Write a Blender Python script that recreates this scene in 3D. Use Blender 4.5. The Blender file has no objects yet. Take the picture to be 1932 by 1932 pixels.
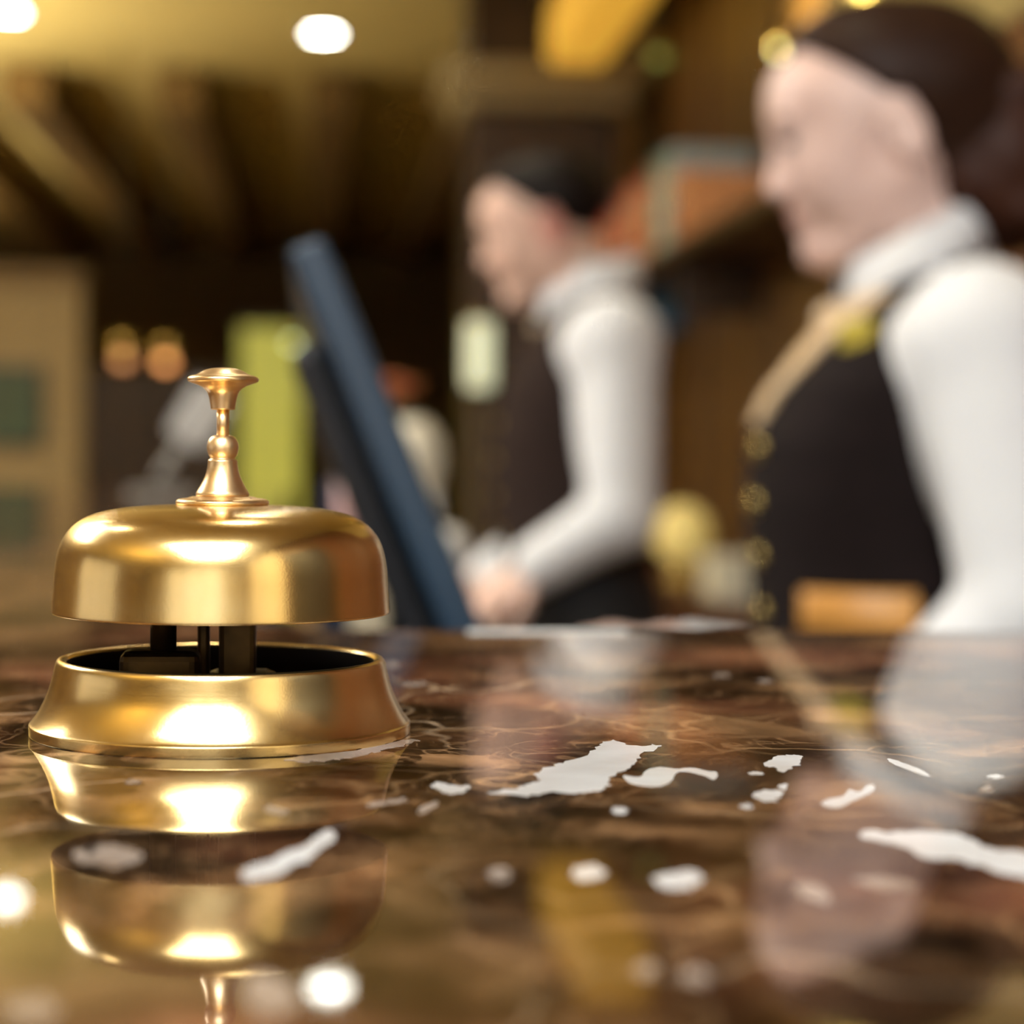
import bpy, bmesh, math, random
import numpy as np
from mathutils import Vector, Matrix, Euler

random.seed(4)
SC = bpy.context.scene
COL = SC.collection
PI = math.pi

# ------------------------------------------------------------------ camera
F = 4000.0                       # focal length in pixels of a 1932 px frame
HC = 1.145                       # height of the marble counter top
CAMZ = HC + 0.0635
YAW, PITCH, ROLL = math.radians(-5.38), math.radians(-1.73), math.radians(0.5)
cd = bpy.data.cameras.new('camera'); cam = bpy.data.objects.new('camera', cd); COL.objects.link(cam)
cd.sensor_fit = 'HORIZONTAL'; cd.sensor_width = 24.0; cd.lens = 24.0 * F / 1932.0
cd.clip_start = 0.02; cd.clip_end = 100
cd.dof.use_dof = True; cd.dof.focus_distance = 0.45; cd.dof.aperture_fstop = 5.9
RC = Matrix.Rotation(YAW, 3, 'Z') @ Matrix.Rotation(PI/2 + PITCH, 3, 'X') @ Matrix.Rotation(ROLL, 3, 'Z')
cam.matrix_world = Matrix.Translation((0, 0, CAMZ)) @ RC.to_4x4()
SC.camera = cam

# ------------------------------------------------------------------ world, light, exposure
W = bpy.data.worlds.new('world'); SC.world = W; W.use_nodes = True
W.node_tree.nodes['Background'].inputs[0].default_value = (1.0, 0.86, 0.62, 1)
W.node_tree.nodes['Background'].inputs[1].default_value = 0.02
SC.view_settings.view_transform = 'Standard'; SC.view_settings.look = 'None'
SC.view_settings.exposure = -0.12; SC.view_settings.gamma = 1.0; SC.view_settings.use_curve_mapping = False
SC.cycles.use_denoising = True
SC.cycles.max_bounces = 5; SC.cycles.glossy_bounces = 4; SC.cycles.diffuse_bounces = 2; SC.cycles.transmission_bounces = 2; SC.cycles.volume_bounces = 0
SC.cycles.use_adaptive_sampling = True; SC.cycles.adaptive_threshold = 0.09; SC.cycles.adaptive_min_samples = 14
SC.cycles.sample_clamp_indirect = 6.0
SC.cycles.caustics_reflective = False

def area_light(name, loc, rot, sx, sy, power, color):
    l = bpy.data.lights.new(name, 'AREA'); l.shape = 'RECTANGLE'; l.size = sx; l.size_y = sy
    l.energy = power; l.color = color
    o = bpy.data.objects.new(name, l); COL.objects.link(o); o.location = loc; o.rotation_euler = rot
    return o
CEIL = 3.0
# ceiling light panel behind the photographer (mirrored in the bell) and the daylight of the front window
area_light('ceiling_panel_light', (-0.35, -1.55, CEIL-0.05), (0, 0, 0), 1.5, 2.0, 250, (0.93, 0.97, 1.0))
area_light('window_daylight', (-1.6, -4.25, 1.7), (PI/2, 0, 0), 3.4, 1.9, 9, (0.92, 0.97, 1.0))
area_light('side_panel_light', (-2.4, 3.2, CEIL-0.05), (0, 0, 0), 1.8, 1.8, 170, (0.93, 0.97, 1.0))
DOWN_W = 30.0

# ------------------------------------------------------------------ helpers
def ray(px, py):
    return RC @ Vector(((px-966)/F, (966-py)/F, -1.0))
def P(px, py, d):                # point at depth d seen at a pixel
    return Vector((0, 0, CAMZ)) + ray(px, py)*d
def onz(px, py, z):              # point on the horizontal plane z
    r = ray(px, py); t = (z-CAMZ)/r.z
    return Vector((0, 0, CAMZ)) + r*t
def lin(c):
    return tuple(((v/255.0+0.055)/1.055)**2.4 if v > 10 else v/255.0/12.92 for v in c)

MATS = {}
def mat(name, color, rough=0.5, metal=0.0, emit=None, estr=0.0, noise=None, spec=0.5, ior=None, trans=0.0, bump=None, sheen=0.0, coat=0.0):
    """principled material; noise=(scale, second colour) mixes a procedural grain, bump=(scale, strength)"""
    if name in MATS: return MATS[name]
    m = bpy.data.materials.new(name); m.use_nodes = True; nt = m.node_tree; b = nt.nodes['Principled BSDF']
    b.inputs['Base Color'].default_value = (*color, 1); b.inputs['Roughness'].default_value = rough
    b.inputs['Metallic'].default_value = metal; b.inputs['Specular IOR Level'].default_value = spec
    if ior: b.inputs['IOR'].default_value = ior
    if trans: b.inputs['Transmission Weight'].default_value = trans
    if sheen: b.inputs['Sheen Weight'].default_value = sheen
    if coat: b.inputs['Coat Weight'].default_value = coat
    if emit: b.inputs['Emission Color'].default_value = (*emit, 1); b.inputs['Emission Strength'].default_value = estr
    tc = nt.nodes.new('ShaderNodeTexCoord')
    if noise is None and not emit: noise = (40.0, tuple(c*0.85 for c in color))
    if noise:
        n = nt.nodes.new('ShaderNodeTexNoise'); n.inputs['Scale'].default_value = noise[0]; n.inputs['Detail'].default_value = 3
        if len(noise) > 2:
            mp = nt.nodes.new('ShaderNodeMapping'); mp.inputs['Scale'].default_value = noise[2]
            nt.links.new(tc.outputs['Object'], mp.inputs[0]); nt.links.new(mp.outputs[0], n.inputs['Vector'])
        else: nt.links.new(tc.outputs['Object'], n.inputs['Vector'])
        r = nt.nodes.new('ShaderNodeValToRGB'); r.color_ramp.elements[0].position = 0.35; r.color_ramp.elements[1].position = 0.65
        r.color_ramp.elements[0].color = (*noise[1], 1); r.color_ramp.elements[1].color = (*color, 1)
        nt.links.new(n.outputs['Fac'], r.inputs[0]); nt.links.new(r.outputs[0], b.inputs['Base Color'])
    if bump:
        n2 = nt.nodes.new('ShaderNodeTexNoise'); n2.inputs['Scale'].default_value = bump[0]; n2.inputs['Detail'].default_value = 3
        nt.links.new(tc.outputs['Object'], n2.inputs['Vector'])
        bp = nt.nodes.new('ShaderNodeBump'); bp.inputs['Strength'].default_value = bump[1]; bp.inputs['Distance'].default_value = 0.002
        nt.links.new(n2.outputs['Fac'], bp.inputs['Height']); nt.links.new(bp.outputs[0], b.inputs['Normal'])
    if emit: m.cycles.emission_sampling = 'NONE'      # small glowing surfaces: found by bounced rays, the lamps do the lighting
    MATS[name] = m
    return m

def tag(o, label=None, cat=None, group=None, kind=None):
    if label: o['label'] = label
    if cat: o['category'] = cat
    if group: o['group'] = group
    if kind: o['kind'] = kind
    return o
def empty(name, loc, rz=0.0):
    o = bpy.data.objects.new(name, None); COL.objects.link(o); o.location = loc; o.rotation_euler = (0, 0, rz)
    o.empty_display_size = 0.05
    return o
def mesh(name, v, f, m, parent=None, smooth=False, loc=None):
    me = bpy.data.meshes.new(name); me.from_pydata([tuple(p) for p in v], [], f); me.update()
    if m: me.materials.append(m)
    if smooth: me.polygons.foreach_set('use_smooth', [True]*len(me.polygons))
    o = bpy.data.objects.new(name, me); COL.objects.link(o)
    if parent: o.parent = parent
    if loc is not None: o.location = loc
    return o
def from_bm(name, bm, m, parent=None, smooth=False, loc=None):
    me = bpy.data.meshes.new(name); bmesh.ops.recalc_face_normals(bm, faces=bm.faces); bm.to_mesh(me); bm.free()
    if m: me.materials.append(m)
    if smooth: me.polygons.foreach_set('use_smooth', [True]*len(me.polygons))
    o = bpy.data.objects.new(name, me); COL.objects.link(o)
    if parent: o.parent = parent
    if loc is not None: o.location = loc
    return o
def box(name, lo, hi, m, parent=None, bev=0.0, loc=None, mtx=None, seg=2):
    bm = bmesh.new(); bmesh.ops.create_cube(bm, size=1.0)
    lo, hi = Vector(lo), Vector(hi); s = hi-lo; c = (hi+lo)/2
    for v in bm.verts: v.co = Vector((v.co.x*s.x, v.co.y*s.y, v.co.z*s.z)) + c
    if bev: bmesh.ops.bevel(bm, geom=list(bm.edges), offset=bev, segments=seg, affect='EDGES', profile=0.5)
    if mtx is not None: bmesh.ops.transform(bm, matrix=mtx, verts=bm.verts)
    return from_bm(name, bm, m, parent, smooth=False, loc=loc)
def lathe(name, prof, m, parent=None, loc=None, seg=96, mtx=None, closed=False):
    v, f = [], []; n = len(prof)
    for r, z in prof:
        for k in range(seg):
            a = 2*PI*k/seg; v.append(Vector((r*math.cos(a), r*math.sin(a), z)))
    rng = n if closed else n-1
    for i in range(rng):
        i2 = (i+1) % n
        for k in range(seg):
            k2 = (k+1) % seg; f.append((i*seg+k, i*seg+k2, i2*seg+k2, i2*seg+k))
    if mtx is not None: v = [mtx @ p for p in v]
    bm = bmesh.new(); me = bpy.data.meshes.new('t'); me.from_pydata([tuple(p) for p in v], [], f); bm.from_mesh(me)
    bpy.data.meshes.remove(me)
    bmesh.ops.remove_doubles(bm, verts=bm.verts, dist=1e-6)
    o = from_bm(name, bm, m, parent, smooth=True, loc=loc)
    return o
def smooth_prof(pts, it=2):
    """Chaikin corner cutting of an open profile"""
    for _ in range(it):
        q = [pts[0]]
        for a, b in zip(pts[:-1], pts[1:]):
            q.append((a[0]*.75+b[0]*.25, a[1]*.75+b[1]*.25)); q.append((a[0]*.25+b[0]*.75, a[1]*.25+b[1]*.75))
        q.append(pts[-1]); pts = q
    return pts
def ellmesh(name, c, r, m, parent=None, R=None, seg=20):
    bm = bmesh.new(); bmesh.ops.create_uvsphere(bm, u_segments=seg, v_segments=max(8, seg//2), radius=1.0)
    for v in bm.verts:
        p = Vector((v.co.x*r[0], v.co.y*r[1], v.co.z*r[2]))
        if R is not None: p = R @ p
        v.co = p + Vector(c)
    return from_bm(name, bm, m, parent, smooth=True)

# ---- signed distance field modelling (smooth unions -> one continuous mesh)
class Sdf:
    def __init__(s, lo, hi, h):
        s.h = h; s.lo = np.array(lo, float); n = np.ceil((np.array(hi)-s.lo)/h).astype(int)+1
        s.n = n; s.F = np.full(tuple(n), 1.0, np.float32)
        s.ax = [(s.lo[i]+h*np.arange(n[i])).astype(np.float32) for i in range(3)]
    def sl(s, lo, hi):
        a = np.clip(np.floor((np.array(lo)-s.lo)/s.h).astype(int), 0, s.n); b = np.clip(np.ceil((np.array(hi)-s.lo)/s.h).astype(int)+1, 0, s.n)
        q = tuple(slice(a[i], b[i]) for i in range(3))
        return q, s.ax[0][q[0]][:, None, None], s.ax[1][q[1]][None, :, None], s.ax[2][q[2]][None, None, :]
    def _mix(s, q, d, k, op):
        f = s.F[q]
        if f.size == 0: return
        if op == '+':
            hh = np.clip(0.5+0.5*(f-d)/k, 0, 1); s.F[q] = f*(1-hh)+d*hh - k*hh*(1-hh)
        else:
            s.F[q] = np.maximum(f, -d)
    def cone(s, a, b, r1, r2, k=0.01, op='+'):
        a, b = np.array(a, float), np.array(b, float); m = max(r1, r2)+0.035+k
        q, x, y, z = s.sl(np.minimum(a, b)-m, np.maximum(a, b)+m)
        ba = b-a; L = max(float(ba @ ba), 1e-9)
        t = np.clip(((x-a[0])*ba[0]+(y-a[1])*ba[1]+(z-a[2])*ba[2])/L, 0, 1)
        d = np.sqrt((x-a[0]-t*ba[0])**2+(y-a[1]-t*ba[1])**2+(z-a[2]-t*ba[2])**2)-(r1+(r2-r1)*t)
        s._mix(q, d, k, op); return s
    def ell(s, c, r, k=0.01, R=None, op='+'):
        m = max(r)+0.035+k; c = np.array(c, float)
        q, x, y, z = s.sl(c-m, c+m); x, y, z = x-c[0], y-c[1], z-c[2]
        if R is not None:          # columns of R are the ellipsoid's axes
            x, y, z = (x*R[0][0]+y*R[1][0]+z*R[2][0], x*R[0][1]+y*R[1][1]+z*R[2][1], x*R[0][2]+y*R[1][2]+z*R[2][2])
        k0 = np.sqrt((x/r[0])**2+(y/r[1])**2+(z/r[2])**2)
        k1 = np.sqrt((x/r[0]**2)**2+(y/r[1]**2)**2+(z/r[2]**2)**2)+1e-6
        s._mix(q, k0*(k0-1)/k1, k, op); return s
    def loft(s, lev, off=0.0, k=0.02, p=2.3):
        """levels (z, cx, half depth, half width) of a trunk"""
        L = np.array(lev, float); m = 0.06+off
        q, x, y, z = s.sl((min(L[:, 1]-L[:, 2])-m, -max(L[:, 3])-m, L[0, 0]-m), (max(L[:, 1]+L[:, 2])+m, max(L[:, 3])+m, L[-1, 0]+m))
        zz = z.ravel()
        cx, a, b = (np.interp(zz, L[:, 0], L[:, i])[None, None, :] for i in (1, 2, 3))
        a = a+off; b = b+off
        rr = ((np.abs((x-cx)/a))**p+(np.abs(y/b))**p)**(1.0/p)
        d = (rr-1)*np.minimum(a, b)
        d = np.maximum(d, np.maximum(L[0, 0]-off-z, z-L[-1, 0]-off))
        s._mix(q, d.astype(np.float32), k, '+'); return s
    def cut(s, fn):                # keep where fn < 0
        x, y, z = s.ax[0][:, None, None], s.ax[1][None, :, None], s.ax[2][None, None, :]
        s.F = np.maximum(s.F, fn(x, y, z).astype(np.float32)); return s
    def build(s, name, m, parent):
        Fd, h = s.F, s.h; Fd[0], Fd[-1], Fd[:, 0], Fd[:, -1], Fd[:, :, 0], Fd[:, :, -1] = 1, 1, 1, 1, 1, 1
        sg = Fd < 0; c = np.zeros(tuple(s.n-1), np.int8)
        offs = [(i, j, k) for i in (0, 1) for j in (0, 1) for k in (0, 1)]
        for i, j, k in offs: c += sg[i:s.n[0]-1+i, j:s.n[1]-1+j, k:s.n[2]-1+k]
        act = (c > 0) & (c < 8); ii = np.argwhere(act); idx = np.full(c.shape, -1, np.int64); idx[act] = np.arange(len(ii))
        p = np.zeros((len(ii), 3)); n = np.zeros(len(ii))
        for oa in offs:
            for ax in range(3):
                if oa[ax]: continue
                ob = list(oa); ob[ax] = 1
                fa = Fd[ii[:, 0]+oa[0], ii[:, 1]+oa[1], ii[:, 2]+oa[2]]; fb = Fd[ii[:, 0]+ob[0], ii[:, 1]+ob[1], ii[:, 2]+ob[2]]
                mk = (fa < 0) != (fb < 0); t = np.where(mk, fa/np.where(mk, fa-fb, 1), 0)
                q = np.tile(np.array(oa, float), (len(ii), 1)); q[:, ax] += t
                p += q*mk[:, None]; n += mk
        v = s.lo+h*(ii+p/n[:, None]); quads = []
        for ax in range(3):
            o1, o2 = [(1, 2), (2, 0), (0, 1)][ax]
            A = np.moveaxis(sg, [ax, o1, o2], [0, 1, 2]); I = np.moveaxis(idx, [ax, o1, o2], [0, 1, 2])
            ch = A[:-1] != A[1:]; w = np.argwhere(ch[:, 1:-1, 1:-1])
            i, j, k = w[:, 0], w[:, 1]+1, w[:, 2]+1
            qd = np.stack([I[i, j-1, k-1], I[i, j, k-1], I[i, j, k], I[i, j-1, k]], 1)
            fl = A[i, j, k]; qd[~fl] = qd[~fl][:, ::-1]; quads.append(qd)
        quads = np.concatenate(quads)
        me = bpy.data.meshes.new(name); nv, nq = len(v), len(quads)
        me.vertices.add(nv); me.vertices.foreach_set('co', v.ravel().astype(np.float32))
        me.loops.add(nq*4); me.loops.foreach_set('vertex_index', quads.ravel().astype(np.int32))
        me.polygons.add(nq); me.polygons.foreach_set('loop_start', np.arange(0, nq*4, 4, dtype=np.int32))
        me.update(calc_edges=True); me.validate()
        me.polygons.foreach_set('use_smooth', [True]*len(me.polygons)); me.materials.append(m)
        o = bpy.data.objects.new(name, me); COL.objects.link(o); o.parent = parent
        return o

# ------------------------------------------------------------------ special materials
def brass(name, col, col2, rough, streak, spots=True):
    m = bpy.data.materials.new(name); m.use_nodes = True; nt = m.node_tree; b = nt.nodes['Principled BSDF']
    L = nt.links.new; tc = nt.nodes.new('ShaderNodeTexCoord')
    b.inputs['Metallic'].default_value = 1.0
    n = nt.nodes.new('ShaderNodeTexNoise'); n.inputs['Scale'].default_value = 55; n.inputs['Detail'].default_value = 6; L(tc.outputs['Object'], n.inputs['Vector'])
    r = nt.nodes.new('ShaderNodeValToRGB'); r.color_ramp.elements[0].position = .3; r.color_ramp.elements[1].position = .7
    r.color_ramp.elements[0].color = (*col2, 1); r.color_ramp.elements[1].color = (*col, 1)
    L(n.outputs['Fac'], r.inputs[0]); L(r.outputs[0], b.inputs['Base Color'])
    # turned and dusty: roughness wanders, fine horizontal turning marks and grains in the bump
    n2 = nt.nodes.new('ShaderNodeTexNoise'); n2.inputs['Scale'].default_value = 2200; n2.inputs['Detail'].default_value = 2; L(tc.outputs['Object'], n2.inputs['Vector'])
    mp = nt.nodes.new('ShaderNodeMapping'); mp.inputs['Scale'].default_value = (15, 15, 2600); L(tc.outputs['Object'], mp.inputs[0])
    n3 = nt.nodes.new('ShaderNodeTexNoise'); n3.inputs['Scale'].default_value = 1; n3.inputs['Detail'].default_value = 2; L(mp.outputs[0], n3.inputs['Vector'])
    mr = nt.nodes.new('ShaderNodeMapRange'); mr.inputs['To Min'].default_value = rough*0.7; mr.inputs['To Max'].default_value = rough*1.5
    L(n.outputs['Fac'], mr.inputs['Value']); L(mr.outputs[0], b.inputs['Roughness'])
    ad = nt.nodes.new('ShaderNodeMath'); ad.operation = 'MULTIPLY_ADD'; ad.inputs[1].default_value = streak; L(n3.outputs['Fac'], ad.inputs[0]); L(n2.outputs['Fac'], ad.inputs[2])
    bp = nt.nodes.new('ShaderNodeBump'); bp.inputs['Strength'].default_value = 0.06; bp.inputs['Distance'].default_value = 0.0002
    L(ad.outputs[0], bp.inputs['Height']); L(bp.outputs[0], b.inputs['Normal'])
    return m
BRASS = brass('polished_brass', (0.82, 0.61, 0.29), (0.76, 0.52, 0.20), 0.20, 0.5)
SATIN = brass('satin_brass', (0.86, 0.63, 0.37), (0.80, 0.55, 0.28), 0.31, 1.2)
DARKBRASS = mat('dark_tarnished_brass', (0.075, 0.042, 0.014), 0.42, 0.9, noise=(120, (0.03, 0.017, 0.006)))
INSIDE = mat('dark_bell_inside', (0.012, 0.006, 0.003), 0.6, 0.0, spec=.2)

def marble():
    m = bpy.data.materials.new('brown_marble'); m.use_nodes = True; nt = m.node_tree; b = nt.nodes['Principled BSDF']
    L = nt.links.new; N = nt.nodes.new; tc = N('ShaderNodeTexCoord')
    b.inputs['Roughness'].default_value = 0.035; b.inputs['IOR'].default_value = 1.47
    wn = N('ShaderNodeTexNoise'); wn.inputs['Scale'].default_value = 14; wn.inputs['Detail'].default_value = 3; L(tc.outputs['Object'], wn.inputs['Vector'])
    wa = N('ShaderNodeVectorMath'); wa.operation = 'MULTIPLY_ADD'; wa.inputs[1].default_value = (.09, .09, .09)
    L(wn.outputs['Color'], wa.inputs[0]); L(tc.outputs['Object'], wa.inputs[2])
    wn2 = N('ShaderNodeTexNoise'); wn2.inputs['Scale'].default_value = 60; wn2.inputs['Detail'].default_value = 3; L(tc.outputs['Object'], wn2.inputs['Vector'])
    wb_ = N('ShaderNodeVectorMath'); wb_.operation = 'MULTIPLY_ADD'; wb_.inputs[1].default_value = (.03, .03, .03)
    L(wn2.outputs['Color'], wb_.inputs[0]); L(wa.outputs[0], wb_.inputs[2])
    n1 = N('ShaderNodeTexNoise'); n1.inputs['Scale'].default_value = 22; n1.inputs['Detail'].default_value = 5; n1.inputs['Roughness'].default_value = .62
    L(wa.outputs[0], n1.inputs['Vector'])
    r1 = N('ShaderNodeValToRGB'); cr = r1.color_ramp
    cr.elements[0].position = .36; cr.elements[0].color = (0.011, 0.006, 0.003, 1)
    cr.elements[1].position = .66; cr.elements[1].color = (0.165, 0.085, 0.037, 1)
    e = cr.elements.new(.45); e.color = (0.032, 0.015, 0.006, 1)
    e = cr.elements.new(.56); e.color = (0.070, 0.032, 0.013, 1)
    vc = N('ShaderNodeTexVoronoi'); vc.inputs['Scale'].default_value = 17; L(wb_.outputs[0], vc.inputs['Vector'])
    vc2 = N('ShaderNodeTexVoronoi'); vc2.inputs['Scale'].default_value = 46; L(wb_.outputs[0], vc2.inputs['Vector'])
    sx = N('ShaderNodeSeparateColor'); L(vc.outputs['Color'], sx.inputs[0]); sx2 = N('ShaderNodeSeparateColor'); L(vc2.outputs['Color'], sx2.inputs[0])
    c1 = N('ShaderNodeMath'); c1.operation = 'MULTIPLY_ADD'; c1.inputs[1].default_value = .27; L(sx.outputs[0], c1.inputs[0]); L(n1.outputs['Fac'], c1.inputs[2])
    c2 = N('ShaderNodeMath'); c2.operation = 'MULTIPLY_ADD'; c2.inputs[1].default_value = .16; L(sx2.outputs[0], c2.inputs[0]); L(c1.outputs[0], c2.inputs[2])
    c3 = N('ShaderNodeMath'); c3.operation = 'SUBTRACT'; c3.inputs[1].default_value = .235; L(c2.outputs[0], c3.inputs[0])
    L(c3.outputs[0], r1.inputs[0])
    # reddish clouds
    n2 = N('ShaderNodeTexNoise'); n2.inputs['Scale'].default_value = 11; n2.inputs['Detail'].default_value = 1; L(tc.outputs['Object'], n2.inputs['Vector'])
    m2 = N('ShaderNodeMapRange'); m2.inputs['From Min'].default_value = .52; m2.inputs['From Max'].default_value = .68; m2.inputs['To Max'].default_value = .55; L(n2.outputs['Fac'], m2.inputs['Value'])
    x1 = N('ShaderNodeMix'); x1.data_type = 'RGBA'; L(m2.outputs[0], x1.inputs['Factor']); L(r1.outputs[0], x1.inputs['A']); x1.inputs['B'].default_value = (0.17, 0.060, 0.030, 1)
    # crackled thin tan veins at two scales
    prev = x1.outputs['Result']
    for sc, w, st, col in ((24, .035, .75, (.34, .19, .085, 1)), (70, .05, .55, (.28, .15, .07, 1)), (170, .07, .5, (.24, .13, .06, 1)), (9, .012, .8, (.40, .27, .16, 1))):
        v = N('ShaderNodeTexVoronoi'); v.feature = 'DISTANCE_TO_EDGE'; v.inputs['Scale'].default_value = sc; L(wa.outputs[0], v.inputs['Vector'])
        mr = N('ShaderNodeMapRange'); mr.inputs['From Min'].default_value = 0; mr.inputs['From Max'].default_value = w; mr.inputs['To Min'].default_value = st; mr.inputs['To Max'].default_value = 0
        L(v.outputs['Distance'], mr.inputs['Value'])
        nn = N('ShaderNodeTexNoise'); nn.inputs['Scale'].default_value = sc*.8; nn.inputs['Detail'].default_value = 1; L(tc.outputs['Object'], nn.inputs['Vector'])
        mk = N('ShaderNodeMapRange'); mk.inputs['From Min'].default_value = .45; mk.inputs['From Max'].default_value = .6; L(nn.outputs['Fac'], mk.inputs['Value'])
        mu = N('ShaderNodeMath'); mu.operation = 'MULTIPLY'; L(mr.outputs[0], mu.inputs[0]); L(mk.outputs[0], mu.inputs[1])
        x = N('ShaderNodeMix'); x.data_type = 'RGBA'; L(mu.outputs[0], x.inputs['Factor']); L(prev, x.inputs['A']); x.inputs['B'].default_value = col
        prev = x.outputs['Result']
    nl = N('ShaderNodeTexNoise'); nl.inputs['Scale'].default_value = 15; nl.inputs['Detail'].default_value = 3; nl.inputs['Roughness'].default_value = .6; L(wa.outputs[0], nl.inputs['Vector'])
    ml = N('ShaderNodeMapRange'); ml.inputs['From Min'].default_value = .40; ml.inputs['From Max'].default_value = .60; ml.inputs['To Min'].default_value = .32; ml.inputs['To Max'].default_value = 1.65; L(nl.outputs['Fac'], ml.inputs['Value'])
    hs_ = N('ShaderNodeHueSaturation'); L(ml.outputs[0], hs_.inputs['Value']); L(prev, hs_.inputs['Color'])
    L(hs_.outputs[0], b.inputs['Base Color'])
    return m
MARBLE = marble()
VEIN = mat('white_calcite', (0.60, 0.575, 0.55), 0.035, ior=1.47, noise=(60, (0.52, 0.48, 0.44)))
VEIN2 = mat('cloudy_calcite', (0.36, 0.29, 0.24), 0.035, ior=1.47, noise=(60, (0.24, 0.17, 0.12)))
WOOD = mat('golden_brown_wood', (0.17, 0.085, 0.022), 0.42, noise=(3.0, (0.11, 0.052, 0.014), (6, 6, .5)))
DARKWOOD = mat('dark_walnut', (0.055, 0.027, 0.010), 0.4, noise=(3.0, (0.035, 0.017, 0.007), (6, 6, .5)))
MAHOG = mat('dark_red_mahogany', (0.085, 0.020, 0.010), 0.35, noise=(3.0, (0.05, 0.012, 0.006), (6, .5, 6)))
REDWOOD = mat('red_brown_wood', (0.20, 0.075, 0.025), 0.45, noise=(3.0, (0.13, 0.045, 0.016), (6, 6, .5)))
KHAKI = mat('khaki_plaster', (0.60, 0.48, 0.19), 0.9, noise=(2.0, (0.57, 0.45, 0.175)))
TAN = mat('tan_wall', (0.30, 0.205, 0.080), 0.8, noise=(2.0, (0.275, 0.185, 0.07)))
BEAMM = mat('beam_brown', (0.20, 0.115, 0.03), 0.7, noise=(3.0, (0.15, 0.085, 0.02), (6, .5, 6)))
FLOOR = mat('beige_stone_floor', (0.36, 0.27, 0.17), 0.18, noise=(2.5, (0.30, 0.22, 0.135)))
CREAM = mat('cream_paint', (0.70, 0.60, 0.42), 0.5)
WHITEP = mat('white_plastic', (0.74, 0.71, 0.65), 0.4)
BLACKP = mat('black_plastic', (0.012, 0.012, 0.014), 0.45)
STEEL = mat('brushed_steel', (0.6, 0.6, 0.6), 0.3, 1.0)

# ------------------------------------------------------------------ the room
EBONY = mat('ebony_stain', (0.022, 0.014, 0.007), 0.5, noise=(3.0, (0.016, 0.010, 0.005), (6, 6, .5)))
GOLDW = mat('door_brass', (0.75, 0.55, 0.18), 0.3, 0.9)
FARW = mat('brown_far_wall', (0.16, 0.10, 0.035), 0.8, noise=(2.0, (0.14, 0.085, 0.03)))
XL, XR, Y0, Y1 = -6.0, 1.32, -4.5, 19.0
tag(box('floor', (XL-.2, Y0-.2, -.1), (XR+.2, Y1+.2, 0), FLOOR), 'beige stone lobby floor', None, None, 'structure')
tag(box('ceiling', (XL-.2, Y0-.2, CEIL), (XR+.2, Y1+.2, CEIL+.1), KHAKI), 'khaki plaster ceiling', None, None, 'structure')
wl = tag(box('wall_left', (XL-.2, Y0, 0), (XL, Y1, CEIL), TAN), 'tan lobby wall on the left', None, None, 'structure')
wr = tag(box('wall_right', (XR, Y0, 0), (XR+.2, Y1, CEIL), WOOD), 'golden brown wood panelled wall behind the desk staff', None, None, 'structure')
wb = tag(box('wall_back', (XL, Y1, 0), (XR, Y1+.2, CEIL), FARW), 'dark brown far wall', None, None, 'structure')
# front wall behind the photographer, with a window opening at x -3.4..0.2, z 0.7..2.7
CREAMW = mat('cream_wall', (.72, .62, .42), .8, noise=(2.0, (.69, .59, .39)))
fw = empty('wall_front', (0, Y0, 0)); tag(fw, 'tan lobby wall behind the viewer with a wide window', None, None, 'structure')
for a, b_ in (((XL, -.2, 0), (-3.5, 0, CEIL)), ((.3, -.2, 0), (XR, 0, CEIL)), ((-3.5, -.2, 0), (.3, 0, .65)), ((-3.5, -.2, 2.75), (.3, 0, CEIL))):
    box('wall_section', a, b_, CREAMW, fw)
win = empty('window_1', (-1.6, Y0, .65)); tag(win, 'wide daylight window behind the viewer', None, None, 'structure')
for x in (-1.9, -.63, .63, 1.9): box('window_post', (x-.04, -.12, 0), (x+.04, -.02, 2.1), DARKWOOD, win)
for z in (0.0, 2.02): box('window_rail', (-1.9, -.12, z), (1.9, -.02, z+.08), DARKWOOD, win)
GLASSLIT = mat('daylit_frosted_glass', (.8, .8, .8), .3, emit=(1, .97, .93), estr=.5)
for x in (-1.9, -.63, .63): box('window_pane', (x+.04, -.08, .08), (x+1.23, -.06, 2.02), GLASSLIT, win)
win2 = empty('window_2', (XL, 0.6, .65)); tag(win2, 'wide daylight window in the left wall beside the viewer', None, None, 'structure')
for y in (-1.9, -.63, .63, 1.9): box('window_post', (.0, y-.04, 0), (.09, y+.04, 2.1), DARKWOOD, win2)
for z in (0.0, 2.02): box('window_rail', (.0, -1.9, z), (.09, 1.9, z+.08), DARKWOOD, win2)
for y in (-1.9, -.63, .63): box('window_pane', (.02, y+.04, .08), (.04, y+1.23, 2.02), GLASSLIT, win2)
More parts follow.
